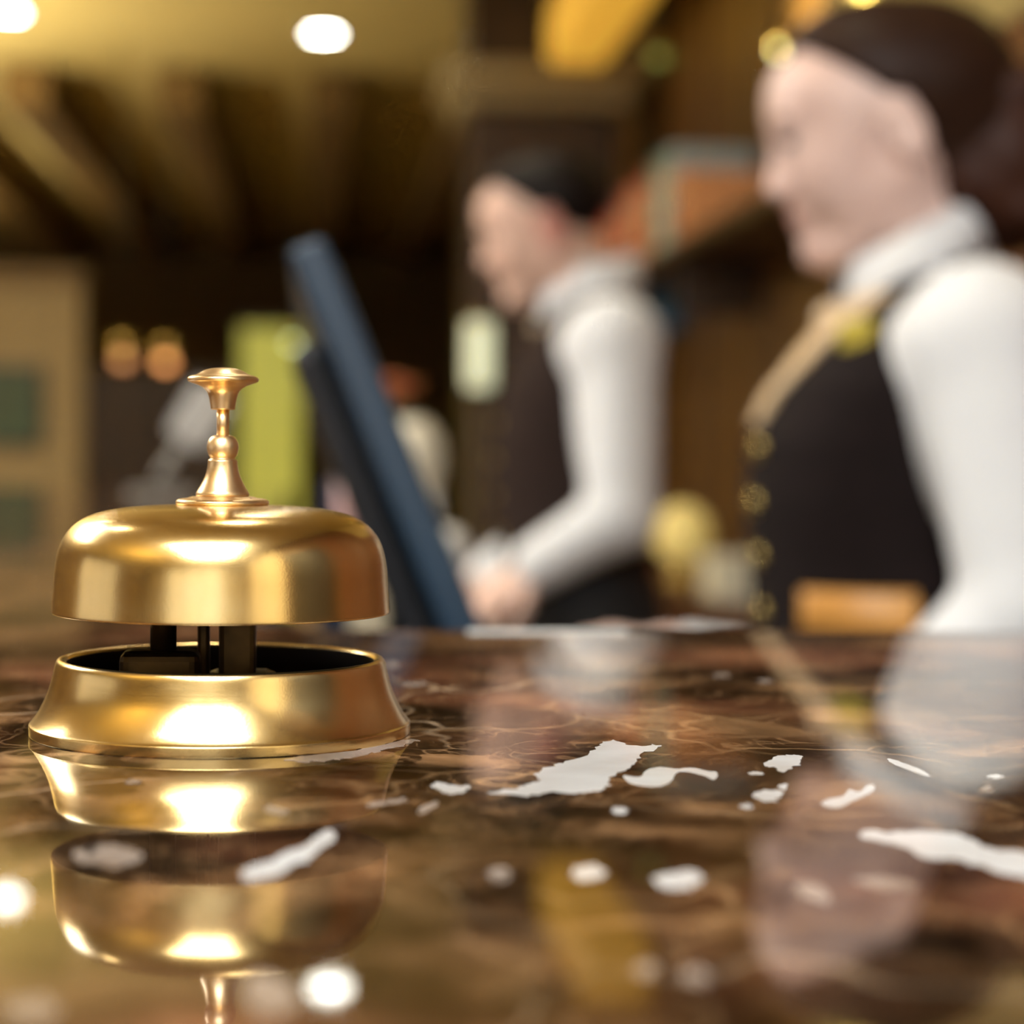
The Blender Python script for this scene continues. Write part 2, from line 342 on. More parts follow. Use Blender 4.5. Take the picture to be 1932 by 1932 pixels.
# wood panels and stiles of the right wall
dr_ = empty('door_1', (XR, -.20, 0)); tag(dr_, 'dark walnut door in the panelled wall beside the viewer', None, None, 'structure')
box('door_leaf', (-.03, -.42, 0), (0, .42, 2.05), EBONY, dr_, .004); box('door_handle', (-.07, -.36, 1.0), (-.03, -.24, 1.03), GOLDW, dr_, .006)
for a, b_ in (((-.05, -.50, 0), (0, -.42, 2.13)), ((-.05, .42, 0), (0, .50, 2.13)), ((-.05, -.42, 2.05), (0, .42, 2.13))): box('door_frame', a, b_, DARKWOOD, dr_, .004)
for y in (-3.0, -1.9): 
    for z0, z1 in ((.15, .85), (.95, 2.75)): box('wood_panel', (XR-.02, y+.05, z0), (XR, y+1.05, z1), CREAMW, wr, .008)
y = .4
while y < 16.5:
    m_ = REDWOOD if y < 4.0 else WOOD
    for z0, z1 in ((.15, .85), (.95, 2.75)):
        box('wood_panel', (XR-.02, y+.05, z0), (XR, y+1.05, z1), m_, wr, .008)
    y += 1.1
box('plaster_band', (XR-.03, 2.0, 2.02), (XR, 5.3, CEIL), KHAKI, wr)
# ceiling beams that run away from the viewer
for i, x in enumerate((-2.08, -1.36, -.64, .08, .80)):
    b_ = box('trim_%d' % (i+1), (x-.11, 10.2, 2.80), (x+.11, Y1, CEIL), BEAMM, None, .01)
    tag(b_, ('brown ceiling beam furthest left', 'brown ceiling beam second from the left', 'brown ceiling beam third from the left', 'brown ceiling beam above the monitor', 'brown ceiling beam nearest the wood pillar')[i], None, None, 'structure')

# ------------------------------------------------------------------ reception counter
YE = 0.735                        # inner edge of the front slab
XI = -0.03                        # inner edge of the left wing
YW = 3.15
ol = [(-1.5, .02), (1.28, .02), (1.28, YE), (XI+.03, YE), (XI, YE+.03), (XI, YW), (-1.5, YW)]
bm = bmesh.new()
top = [bm.verts.new((x, y, HC)) for x, y in ol]; fc = bm.faces.new(top)
ex = bmesh.ops.extrude_face_region(bm, geom=[fc]); vv = [g for g in ex['geom'] if isinstance(g, bmesh.types.BMVert)]
for v in vv: v.co.z -= .04
ed = [e for e in bm.edges if abs(e.verts[0].co.z-HC) < 1e-5 and abs(e.verts[1].co.z-HC) < 1e-5]
bmesh.ops.bevel(bm, geom=ed, offset=.004, segments=3, affect='EDGES', profile=.5)
ct = from_bm('marble_countertop', bm, MARBLE)
tag(ct, 'polished brown marble countertop with white veins', 'countertop')
base = empty('counter_base', (0, 0, 0)); tag(base, 'dark wood counter front under the marble top', 'counter')
box('front_panel', (-1.45, .08, 0), (1.28, .14, HC-.041), DARKWOOD, base)
box('inner_panel', (XI-.08, YE-.04, 0), (1.28, YE-.01, HC-.041), DARKWOOD, base)
box('wing_panel', (XI-.06, YE+.05, 0), (XI-.02, YW-.05, HC-.041), DARKWOOD, base)
box('wing_outer_panel', (-1.45, .14, 0), (-1.41, YW-.05, HC-.041), DARKWOOD, base)
box('plinth', (-1.40, .14, 0), (XI-.08, YE, .1), DARKWOOD, base)

def crom(pts, n=6):
    out = []; N_ = len(pts)
    for i in range(N_):
        p0, p1, p2, p3 = (Vector(pts[(i+k-1) % N_]) for k in range(4))
        for j in range(n):
            t = j/n
            out.append(0.5*((2*p1)+(p2-p0)*t+(2*p0-5*p1+4*p2-p3)*t*t+(3*p1-p0-3*p2+p3)*t**3))
    return out
def vein(pts, sx, ox, oy, m=VEIN, jit=.00035, rag=1.0):
    """a white clast of the stone, cut flush: outline in picture pixels laid down on the counter plane"""
    w = [onz(x/sx+ox, y/sx+oy, HC) for x, y in pts]
    q = crom([(p.x, p.y) for p in w])
    ph = [random.uniform(0, 6.28) for _ in range(4)]; nq = len(q); ext = min(max(p.x for p in q)-min(p.x for p in q), .02)*.016*rag
    q = [(p.x+random.uniform(-jit, jit)+ext*(math.sin(i*1.9+ph[0])+math.sin(i*.83+ph[1])), p.y+random.uniform(-jit, jit)*3+ext*1.5*(math.sin(i*1.37+ph[2])+math.sin(i*.61+ph[3]))) for i, p in enumerate(q)]
    bm = bmesh.new(); vs = [bm.verts.new((x, y, HC+.00008)) for x, y in q]; f = bm.faces.new(vs)
    r = bmesh.ops.extrude_face_region(bm, geom=[f])
    for g in r['geom']:
        if isinstance(g, bmesh.types.BMVert): g.co.z -= .0009
    bmesh.ops.triangulate(bm, faces=bm.faces)
    from_bm('white_vein', bm, m, ct)
def oval(cx, cy, rx, ry, tilt=0.0, n=10, rg=.18):
    return [(cx+(math.cos(a)*rx*math.cos(tilt)-math.sin(a)*ry*math.sin(tilt))*k, cy+(math.cos(a)*rx*math.sin(tilt)+math.sin(a)*ry*math.cos(tilt))*k)
            for a, k in ((2*PI*i/n, 1+random.uniform(-rg, rg)) for i in range(n))]
R3 = (2.0, 966, 1180)
vein([(-95, 634), (0, 618), (60, 600), (100, 578), (92, 556), (150, 530), (230, 510), (310, 472), (332, 446), (385, 436), (470, 456), (558, 452), (500, 482), (465, 510), (440, 540), (392, 555), (370, 582), (338, 620), (250, 630), (140, 630), (60, 640)], *R3)
vein([(420, 567), (480, 572), (512, 545), (560, 536), (620, 542), (680, 538), (735, 550), (775, 556), (762, 582), (722, 567), (660, 552), (622, 558), (600, 590), (560, 606), (500, 606), (440, 592)], *R3, VEIN, .0001, 0)
vein([(950, 527), (1000, 496), (1060, 490), (1100, 496), (1080, 522), (1050, 546), (1012, 552), (985, 535)], *R3)
vein([(1168, 670), (1200, 655), (1250, 645), (1270, 620), (1310, 627), (1350, 600), (1370, 615), (1340, 640), (1290, 662), (1240, 685), (1190, 685)], *R3, VEIN, .0001, .2)
vein([(912, 640), (950, 622), (1025, 630), (1000, 655), (955, 666)], *R3)
vein([(1002, 607), (1040, 600), (1028, 620)], *R3, VEIN, .0002)
vein([(1320, 792), (1360, 774), (1450, 782), (1600, 778), (1695, 790), (1775, 834), (1932, 856), (2080, 880), (2080, 985), (1930, 950), (1850, 936), (1760, 905), (1690, 885), (1640, 880), (1560, 874), (1450, 828), (1360, 810)], *R3)
vein(oval(288, 935, 62, 30), *R3); vein(oval(635, 962, 98, 34, -.08), *R3)
vein(oval(1140, 1012, 78, 26, .35), *R3, VEIN2); vein(oval(1420, 976, 115, 20, .1), *R3, VEIN2)
vein(oval(405, 700, 26, 13), *R3); vein(oval(885, 682, 22, 9), *R3)
vein(oval(690, 1325, 55, 30), *R3, VEIN2); vein(oval(505, 1300, 45, 26), *R3, VEIN2)
vein([(1430, 505), (1500, 528), (1572, 562), (1560, 568), (1490, 545), (1425, 515)], *R3, VEIN, .0002)
vein(oval(1822, 570, 30, 7), *R3, VEIN, .0002); vein(oval(1790, 620, 25, 12), *R3, VEIN2)
vein(oval(920, 558, 26, 5), *R3, VEIN, .0002); vein(oval(955, 210, 24, 6), *R3, VEIN2); vein(oval(790, 188, 30, 6), *R3, VEIN2)
R2 = (2.0, 0, 1180)
vein([(918, 932), (950, 908), (1020, 892), (1090, 852), (1160, 830), (1200, 792), (1240, 774), (1268, 792), (1248, 820), (1200, 850), (1130, 900), (1050, 935), (960, 957), (922, 953)], *R2)
vein([(1630, 605), (1660, 590), (1700, 605), (1770, 606), (1750, 630), (1690, 636), (1660, 620)], *R2)
vein([(1390, 674), (1460, 662), (1530, 652), (1520, 664), (1450, 676), (1392, 684)], *R2, VEIN2)
vein([(1080, 502), (1300, 477), (1460, 446), (1560, 431), (1565, 440), (1480, 462), (1400, 482), (1260, 508), (1150, 515)], *R2, VEIN2)
vein(oval(1040, 700, 46, 14, .2), *R2, VEIN2); vein(oval(500, 590, 26, 8), *R2, VEIN2); vein(oval(1610, 690, 40, 12, -.5), *R2, VEIN2)
vein(oval(1020, 1400, 105, 75, .3), *R2, VEIN2); vein(oval(120, 1450, 90, 45), *R2, VEIN2)
vein(oval(1480, 150, 24, 9), *R2, VEIN2); vein(oval(1560, 222, 50, 7, -.1), *R2, VEIN2); vein(oval(1890, 940, 40, 26), *R2, VEIN2)
vein(oval(400, 870, 120, 40, .05), *R2, VEIN2); vein(oval(340, 850, 22, 14), *R2, VEIN2)

# ------------------------------------------------------------------ the bell
BD = 0.475; K = BD/F
bc = onz(418, 1380, HC); bell = empty('service_bell', (bc.x, bc.y, HC))
tag(bell, 'polished brass reception bell on the marble counter', 'bell')
def bp_(lst): return [(r*K, (1380-y)*K) for r, y in lst]
base_out = smooth_prof(bp_([(347, 1380), (351.5, 1379.5), (352, 1379), (352.6, 1362), (352.3, 1361), (351.5, 1360), (348, 1357), (337, 1341), (326, 1320), (317, 1299), (310, 1272), (306, 1252), (303, 1244), (297, 1240), (290, 1241), (284, 1246)]), 2)
base_in = bp_([(283, 1250), (290, 1290), (315, 1335), (330, 1360), (330, 1368), (0.01, 1368), ])
lathe('base_ring', base_out, BRASS, bell, seg=160)
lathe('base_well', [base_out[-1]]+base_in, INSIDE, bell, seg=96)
dome_out = smooth_prof(bp_([(309, 1156), (312, 1156), (312.5, 1150), (309, 1105), (306, 1063), (298, 1030), (284, 1005), (262, 985), (232, 971.5), (190, 962.5), (140, 958), (80, 955.5), (30, 955)]), 3)
dome_in = bp_([(30, 963), (140, 966), (228, 979), (256, 992), (277, 1010), (290, 1034), (298, 1064), (302, 1100), (306, 1145), (308, 1155)])
lathe('dome', dome_out, BRASS, bell, seg=192)
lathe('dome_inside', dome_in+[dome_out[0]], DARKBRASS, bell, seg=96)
lathe('flange', smooth_prof(bp_([(0.1, 958), (78, 958), (85, 956), (87, 951), (84, 946.5), (76, 944), (66, 943.5), (60, 941), (54, 940), (0.1, 940)]), 2), SATIN, bell)
stem = lathe('stem', smooth_prof(bp_([(0.1, 941), (46, 941), (50, 938), (49, 933), (43, 924), (35.5, 910), (30.5, 897), (28, 884), (27.5, 878), (27.5, 873), (24.5, 871), (22, 869), (24, 867), (27.5, 861), (29.5, 852), (29.5, 845), (27, 836), (22, 829), (15, 826), (0.1, 826)]), 2), SATIN, bell)
lathe('plunger_rod', bp_([(0.1, 830), (11.6, 830), (11.6, 774), (0.1, 774)]), SATIN, bell, seg=48)
lathe('push_button', smooth_prof(bp_([(0.1, 779), (20, 779), (22.5, 778), (23, 774), (24.5, 764), (27, 752), (31, 743), (41, 735), (56, 730), (64, 727), (66.5, 723.5), (65, 719), (59, 715.5), (51, 714.5), (44, 711), (34, 705), (20, 701.5), (0.1, 700.5)]), 2), SATIN, bell)
# support post, striker and its block between base and dome
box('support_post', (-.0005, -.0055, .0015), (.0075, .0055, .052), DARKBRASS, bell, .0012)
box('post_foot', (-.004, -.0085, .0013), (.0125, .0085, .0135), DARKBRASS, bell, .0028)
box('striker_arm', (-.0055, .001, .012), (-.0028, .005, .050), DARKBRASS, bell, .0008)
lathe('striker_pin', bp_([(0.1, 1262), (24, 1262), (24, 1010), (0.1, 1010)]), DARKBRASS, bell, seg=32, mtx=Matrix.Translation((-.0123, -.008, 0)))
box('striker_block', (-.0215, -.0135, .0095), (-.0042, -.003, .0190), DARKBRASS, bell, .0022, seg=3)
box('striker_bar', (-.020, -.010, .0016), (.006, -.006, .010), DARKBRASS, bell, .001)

# ------------------------------------------------------------------ people
SKIN_W = mat('fair_skin', (0.80, 0.56, 0.48), 0.5, noise=(18, (0.75, 0.50, 0.42)))
SKIN_M = mat('rosy_skin', (0.80, 0.53, 0.41), 0.5, noise=(18, (0.75, 0.47, 0.36)))
EARM = mat('rosy_ear_skin', (0.62, 0.26, 0.20), 0.5)
LIP = mat('rose_lips', (0.50, 0.17, 0.14), 0.4)
HAIR_W = mat('dark_brown_hair', (0.020, 0.008, 0.004), 0.5, spec=.15, noise=(30, (0.034, 0.013, 0.006), (1, 1, 8)))
HAIR_B = mat('chestnut_hair', (0.050, 0.015, 0.006), 0.5, spec=.15, noise=(30, (0.030, 0.009, 0.004), (1, 1, 8)))
HAIR_M = mat('black_brown_hair', (0.010, 0.006, 0.005), 0.5, spec=.15)
SHIRT = mat('white_cotton', (0.80, 0.79, 0.78), 0.85, noise=(25, (0.77, 0.76, 0.76)), bump=(60, .25))
VEST = mat('aubergine_brown_vest', (0.013, 0.0075, 0.007), 0.9, noise=(60, (0.010, 0.006, 0.0055)), spec=.15)
VEST2 = mat('dark_brown_vest', (0.028, 0.016, 0.013), 0.9, noise=(60, (0.022, 0.013, 0.010)), spec=.15)
BLACKC = mat('black_trouser_cloth', (0.008, 0.007, 0.007), 0.85)
SCARF = mat('beige_gold_satin', (0.76, 0.56, 0.35), 0.35, noise=(25, (0.66, 0.45, 0.24)))
GOLD = mat('gold_metal', (0.75, 0.55, 0.18), 0.3, 0.9)
YELLOW = mat('yellow_gold_badge', (0.62, 0.48, 0.06), 0.35, 0.3)
ORANGE = mat('amber_orange_trim', (0.62, 0.28, 0.06), 0.4, noise=(9, (0.66, 0.36, 0.12)))
EYEW = mat('eye_white', (0.7, 0.68, 0.65), 0.2)
IRIS = mat('dark_iris', (0.03, 0.015, 0.008), 0.2)
SHOE = mat('black_leather', (0.01, 0.01, 0.01), 0.25)

class Head:
    """head frame: forward -x, up z, origin between the ears; pitched down and scaled"""
    def __init__(s, o, th, sc):
        s.o, s.c, s.s, s.k = Vector(o), math.cos(th), math.sin(th), sc
        s.R = Matrix(((s.c, 0, -s.s), (0, 1, 0), (s.s, 0, s.c)))
    def __call__(s, x, y, z): return tuple(s.o + s.R @ Vector((x, y, z))*s.k)
    def inv(s, x, y, z):
        dx, dz = (x-s.o.x)/s.k, (z-s.o.z)/s.k
        return dx*s.c+dz*s.s, (y-s.o.y)/s.k, -dx*s.s+dz*s.c
    def r(s, *a): return tuple(v*s.k for v in a)

def add_head(g, H, male):
    R = H.R
    g.ell(H(.004, 0, .030), H.r(.095, .074, .070), .01, R)
    g.ell(H(-.040, 0, .0), H.r(.052, .058, .080), .03, R)
    g.ell(H(-.056, 0, .045), H.r(.036, .056, .036), .02, R)
    for sy in (-1, 1):
        g.cone(H(.006, sy*.050, -.040), H(-.062, sy*.014, -.088), .020*H.k, .018*H.k, .025)
        g.ell(H(-.056, sy*.032, -.030), H.r(.030, .024, .034), .03, R)
        g.ell(H(-.084, sy*.026, .026), H.r(.010, .022, .007), .012, R)
        g.ell(H(-.099, sy*.008, -.029), H.r(.009, .007, .006), .006, R)
        g.ell(H(.006, sy*.074, -.010), H.r(.019, .009, .032), .006, R @ Matrix.Rotation(-.2, 3, 'Y'))
        g.ell(H(.002, sy*.084, -.010), H.r(.010, .006, .018), .004, R, op='-')
        g.ell(H(-.094, sy*.033, .009), H.r(.012, .014, .008), .006, R, op='-')
    g.cone(H(-.087, 0, .016), H(-.104, 0, -.023), .007*H.k, .0095*H.k, .014)
    g.ell(H(-.088, 0, -.050), H.r(.010, .022, .008), .014, R); g.ell(H(-.086, 0, -.064), H.r(.010, .020, .008), .014, R)
    ch = .021 if male else .018
    g.ell(H(-.080, 0, -.090), H.r(.018, ch, .016), .018, R)

def face_parts(H, root, hairm, skin):
    R = H.R
    for sy in (-1, 1):
        e = ellmesh('eye', H(-.078, sy*.031, .009), H.r(.0125, .0125, .0125), EYEW, root)
        ellmesh('iris', H(-.0875, sy*.0325, .008), H.r(.004, .006, .006), IRIS, e, R)
        ellmesh('eyelid', H(-.0795, sy*.031, .0145), H.r(.0135, .0155, .008), skin, e, R)
        ellmesh('eyelash', H(-.089, sy*.033, .0085), H.r(.005, .014, .0045), HAIR_M, e, R)
        ellmesh('eyebrow', H(-.0905, sy*.030, .031), H.r(.0060, .021, .0028), hairm, root, R @ Matrix.Rotation(sy*-.12, 3, 'X'))
    ellmesh('upper_lip', H(-.0930, 0, -.0530), H.r(.0075, .020, .0038), LIP, root, R)
    ellmesh('lower_lip', H(-.0905, 0, -.0615), H.r(.0080, .018, .0048), LIP, root, R)

def add_hand(g, w, d, n, sy, curl=.35, sc=1.0):
    """palm, four fingers, thumb; w wrist, d pointing direction, n back-of-hand direction, sy thumb side"""
    w, d, n = Vector(w), Vector(d).normalized(), Vector(n); n = (n-d*n.dot(d)).normalized(); s = d.cross(n)*sy
    g.cone(w, w+d*.03*sc, .024*sc, .026*sc, .01)
    for t in (-.026, -.009, .009, .026):
        g.cone(w+d*.02*sc+s*t*.7*sc, w+d*.085*sc+s*t*sc, .013*sc, .0115*sc, .012)
    for t, L in ((.028, .070), (.0095, .080), (-.0095, .075), (-.028, .058)):
        p = w+d*.085*sc+s*t*sc; a = curl*.5
        for i, fr in enumerate((.45, .32, .23)):
            dd = (d*math.cos(a)-n*math.sin(a)); q = p+dd*L*fr*sc
            g.cone(p, q, (.0088-.0007*i)*sc, (.0081-.0007*i)*sc, .003); p = q; a += curl
    p = w+d*.022*sc+s*.024*sc
    for dd, L, r in ((d*.65+s*.75-n*.2, .045, .0115), (d*.9+s*.3-n*.25, .034, .0095), (d+s*.1-n*.3, .026, .0085)):
        q = p+dd.normalized()*L*sc; g.cone(p, q, r*sc, (r-.001)*sc, .005); p = q

def collar(name, root, m, zf, zb, x_f, x_b, ry, hgt, flare=.012, gap=.35):
    """turned-down shirt collar: a slanting band round the neck, open at the front"""
    n = 40; v, f = [], []; cx, rx = (x_f+x_b)/2, (x_b-x_f)/2; zt = .62
    for i in range(n+1):
        a = PI - gap + (-(2*PI-2*gap))*i/n               # starts and ends at the front opening
        ca, sa = math.cos(a), math.sin(a)
        t = (ca+1)/2; z = zf+(zb-zf)*t
        hh = hgt*(1.25-.25*t)
        for (k, dz) in ((0, 0.0), (flare*.7, -.004), (flare, -hh), (flare-.004, -hh), (-.004, -.006), (-.004, -hh*.9)):
            v.append((cx+(rx+k)*ca, (ry+k)*sa, z+dz))
    for i in range(n):
        for j in range(5):
            f.append((i*6+j, i*6+j+1, i*6+6+j+1, i*6+6+j))
    bm = bmesh.new(); me = bpy.data.meshes.new('t'); me.from_pydata(v, [], f); bm.from_mesh(me); bpy.data.meshes.remove(me)
    o = from_bm(name, bm, m, root, True)
    md = o.modifiers.new('thick', 'SOLIDIFY'); md.thickness = .003
    return o

def ell_y(lev, z, u, off, p=2.3):
    L = np.array(lev); cx, a, b = (float(np.interp(z, L[:, 0], L[:, i])) for i in (1, 2, 3)); a += off; b += off
    t = min(abs((u-cx)/a), .999); return -b*(1-t**p)**(1/p)
def surf_point(lev, z, ang, off, p=2.3):
    """point on the trunk at an angle from straight ahead towards the viewer's side"""
    L = np.array(lev); cx, a, b = (float(np.interp(z, L[:, 0], L[:, i])) for i in (1, 2, 3)); a += off; b += off
    c, s = math.cos(ang), math.sin(ang); k = (abs(c/a)**p+abs(s/b)**p)**(-1/p)
    return Vector((cx-c*k, -s*k, z)), Vector((-c/a, -s/b, 0)).normalized()

def disc_on(name, p, nrm, r, th, m, parent):
    q = Vector((0, 0, 1)).rotation_difference(nrm).to_matrix().to_4x4()
    return lathe(name, [(.0001, -th), (r, -th), (r, th*.5), (r*.8, th), (.0001, th)], m, parent, seg=24, mtx=Matrix.Translation(p) @ q)

def legs(g, hip, foot, off, r0=.082, r1=.058, r2=.040):
    for sy in (-1, 1):
        h, kx, an = Vector((hip[0], sy*hip[1], hip[2])), Vector((hip[0]-.01, sy*(hip[1]+.005), .48)), Vector((foot[0], sy*foot[1], .085))
        g.cone(h, kx, r0+off, r1+off, .02); g.cone(kx, an, r1+off, r2+off*1.6, .01)

def woman():
    p0 = P(1700, 845, 2.0); root = empty('person', (p0.x, p0.y, 0), YAW)
    tag(root, 'woman with dark hair in a bun, white sleeves and dark brown vest', 'person')
    H = Head((-.0215, 0, 1.508), math.radians(15), 1.05)
    T = [(.80, .005, .112, .172), (.92, -.006, .112, .168), (1.00, -.018, .102, .145), (1.06, -.025, .099, .132), (1.11, -.028, .100, .132), (1.16, -.029, .103, .139),
         (1.215, -.021, .108, .146), (1.265, -.008, .097, .152), (1.31, .010, .078, .150), (1.345, .022, .060, .110), (1.37, .028, .048, .065)]
    shl, shr = (.039, -.158, 1.305), (.030, .158, 1.305)
    ell_, elr = (.074, -.205, 1.075), (.055, .215, .940)
    wrl, wrr = (-.075, -.170, .935), (-.182, .115, .999)
    def arms(g, off, rs):
        for s_, e_, w_, rw in ((shl, ell_, wrl, rs[3]), (shr, elr, wrr, rs[3]*.8)):
            kk = 1 if s_ is shl else .8
            g.cone(s_, e_, rs[0]+off, rs[1]*kk+off, .03); g.cone(e_, w_, rs[2]*kk+off, rw+off, .012)
    g = Sdf((-.32, -.30, .0), (.22, .30, 1.68), .005)
    g.loft(T); add_head(g, H, False)
    g.cone((.035, 0, 1.34), H(.012, 0, -.03), .054, .050, .03)
    arms(g, 0, (.046, .038, .036, .024)); legs(g, (.005, .085, .84), (.01, .09), 0)
    for sy in (-1, 1): g.cone((.01, sy*.09, .06), (-.12, sy*.095, .03), .034, .026, .02)
    add_hand(g, wrl, (-.55, .05, -.85), (-.5, -.6, .4), -1, .3, .92)
    add_hand(g, wrr, (-1, -.22, .24), (0, 0, 1), -1, .60, .98)
    g.build('body', SKIN_W, root)
    g = Sdf((-.22, -.30, .93), (.18, .30, 1.42), .005)          # shirt with long sleeves
    g.loft([l for l in T if l[0] > .99], .006)
    g.cone((.033, 0, 1.34), (.022, 0, 1.40), .060, .058, .02)
    arms(g, .0, (.064, .056, .058, .036))
    g.ell((.042, -.150, 1.305), (.066, .055, .062), .03); g.ell((.03, .150, 1.305), (.066, .055, .062), .03)
    g.build('shirt', SHIRT, root)
    g = Sdf((-.20, -.20, .96), (.16, .20, 1.42), .005)          # vest with V neck and arm holes
    g.loft([l for l in T if l[0] > .99], .014)
    g.cut(lambda x, y, z: np.where(x < .03, (z-1.248)*.60-np.abs(y), -1.0) + 0*x)
    for s_ in (shl, shr): g.cone((s_[0]+.005, s_[1]*1.02, s_[2]-.015), (s_[0]+.01, s_[1]*1.6, s_[2]-.02), .066, .075, op='-')
    g.build('vest', VEST, root)
    g = Sdf((-.20, -.24, .03), (.18, .24, 1.02), .007)
    g.loft([(.80, .005, .112, .172), (.92, -.006, .112, .168), (1.0, -.018, .102, .145)], .008); legs(g, (.005, .085, .84), (.01, .09), .012)
    g.build('trousers', BLACKC, root)
    for sy in (-1, 1):
        g = Sdf((-.18, sy*.09-.06, -.01), (.08, sy*.09+.06, .11), .004)
        g.cone((.02, sy*.09, .036), (-.11, sy*.095, .030), .040, .030, .01); g.cut(lambda x, y, z: .002-z+0*x+0*y); g.build('shoe', SHOE, root)
    # hair pulled back into a bun
    g = Sdf((-.18, -.13, 1.34), (.20, .13, 1.68), .005)
    g.ell(H(.014, 0, .036), H.r(.104, .083, .080), .01, H.R)
    g.ell(H(-.012, 0, .060), H.r(.070, .066, .056), .02, H.R)
    def hl(x, y, z):
        a, b, c = H.inv(x, y, z)
        face = -((a+.046)*1.1+(c-.074)); ear = np.where(c < .022, .022-a, -1.0)
        return np.maximum(face*.7, np.minimum(ear, face*0+1))
    g.cut(hl)
    g.cone(H(.044, 0, .01), H(.048, 0, -.064), .068, .052, .03); g.cone(H(.060, 0, .02), (.085, 0, 1.49), .07, .06, .03)
    g.build('hair', HAIR_W, root)
    g = Sdf((-.03, -.12, 1.36), (.20, .12, 1.62), .005)
    g.ell((.092, 0, 1.480), (.074, .074, .088), .01)
    for i in range(5):
        a = i*1.25; g.cone((.088+.05*math.cos(a), -.05, 1.487+.06*math.sin(a)), (.088+.05*math.cos(a+1.1), -.045, 1.487+.06*math.sin(a+1.1)), .020, .016, .01)
    g.build('hair_bun', HAIR_B, root)
    face_parts(H, root, HAIR_W, SKIN_W)
    collar('collar', root, SHIRT, 1.385, 1.452, -.052, .070, .060, .055)
    # satin neckerchief: a flat ribbon along both sides of the V neck
    g = Sdf((-.20, -.16, 1.19), (.08, .16, 1.42), .004)
    g.loft([l for l in T if l[0] > .99], .0215)
    g.cut(lambda x, y, z: np.maximum(np.maximum(np.abs(np.abs(y)-(z-1.248)*.60)*.85-.027, x-.005-.0*y), np.maximum(z-1.352, 1.232-z))+0*x)
    g.build('neckerchief', SCARF, root)
    g = Sdf((-.17, -.06, 1.21), (.02, .06, 1.38), .004)
    g.ell((-.098, 0, 1.288), (.010, .020, .050), .006, Matrix.Rotation(.62, 3, 'Y')); g.ell((-.066, 0, 1.333), (.017, .019, .016), .006); g.build('tie', SCARF, root)
    for i, z in enumerate((1.210, 1.160, 1.110, 1.060)):
        q, n = surf_point(T, z, .42, .016); disc_on('vest_button', q, n, .009, .003, GOLD, root)
    q, n = surf_point(T, 1.312, 1.02, .018)
    mt = Matrix.Translation(q) @ Vector((0, -1, 0)).rotation_difference(n).to_matrix().to_4x4()
    b = box('name_badge', (-.019, -.004, -.013), (.019, .003, .013), YELLOW, root, .002, mtx=mt); tag(b, 'yellow gold name badge')
    # amber pocket trim that follows the vest
    v, f = [], []; n = 14
    for i in range(n+1):
        u = -.108+(.096)*i/n
        for z, o in ((1.049, .017), (1.053, .021), (1.079, .021), (1.083, .017)):
            v.append((u, ell_y(T, z, u, o), z))
    for i in range(n):
        for j in range(3): f.append((i*4+j, i*4+j+1, i*4+5+j, i*4+4+j))
    o = mesh('pocket_trim', v, f, ORANGE, root, True); tag(o, 'amber orange pocket trim'); sm = o.modifiers.new('thick', 'SOLIDIFY'); sm.thickness = .003
    for s_, w_, e_ in ((-1, wrl, ell_), (1, wrr, elr)):
        g = Sdf((min(w_[0], e_[0])-.06, min(w_[1], e_[1])-.06, w_[2]-.06), (max(w_[0], e_[0])+.06, max(w_[1], e_[1])+.06, max(w_[2], e_[2])+.06), .004)
        d = (Vector(e_)-Vector(w_)).normalized(); g.cone(Vector(w_)-d*.004, Vector(w_)+d*.04, .036+s_*-.004, .040+s_*-.004, .004); g.build('cuff', SHIRT, root)

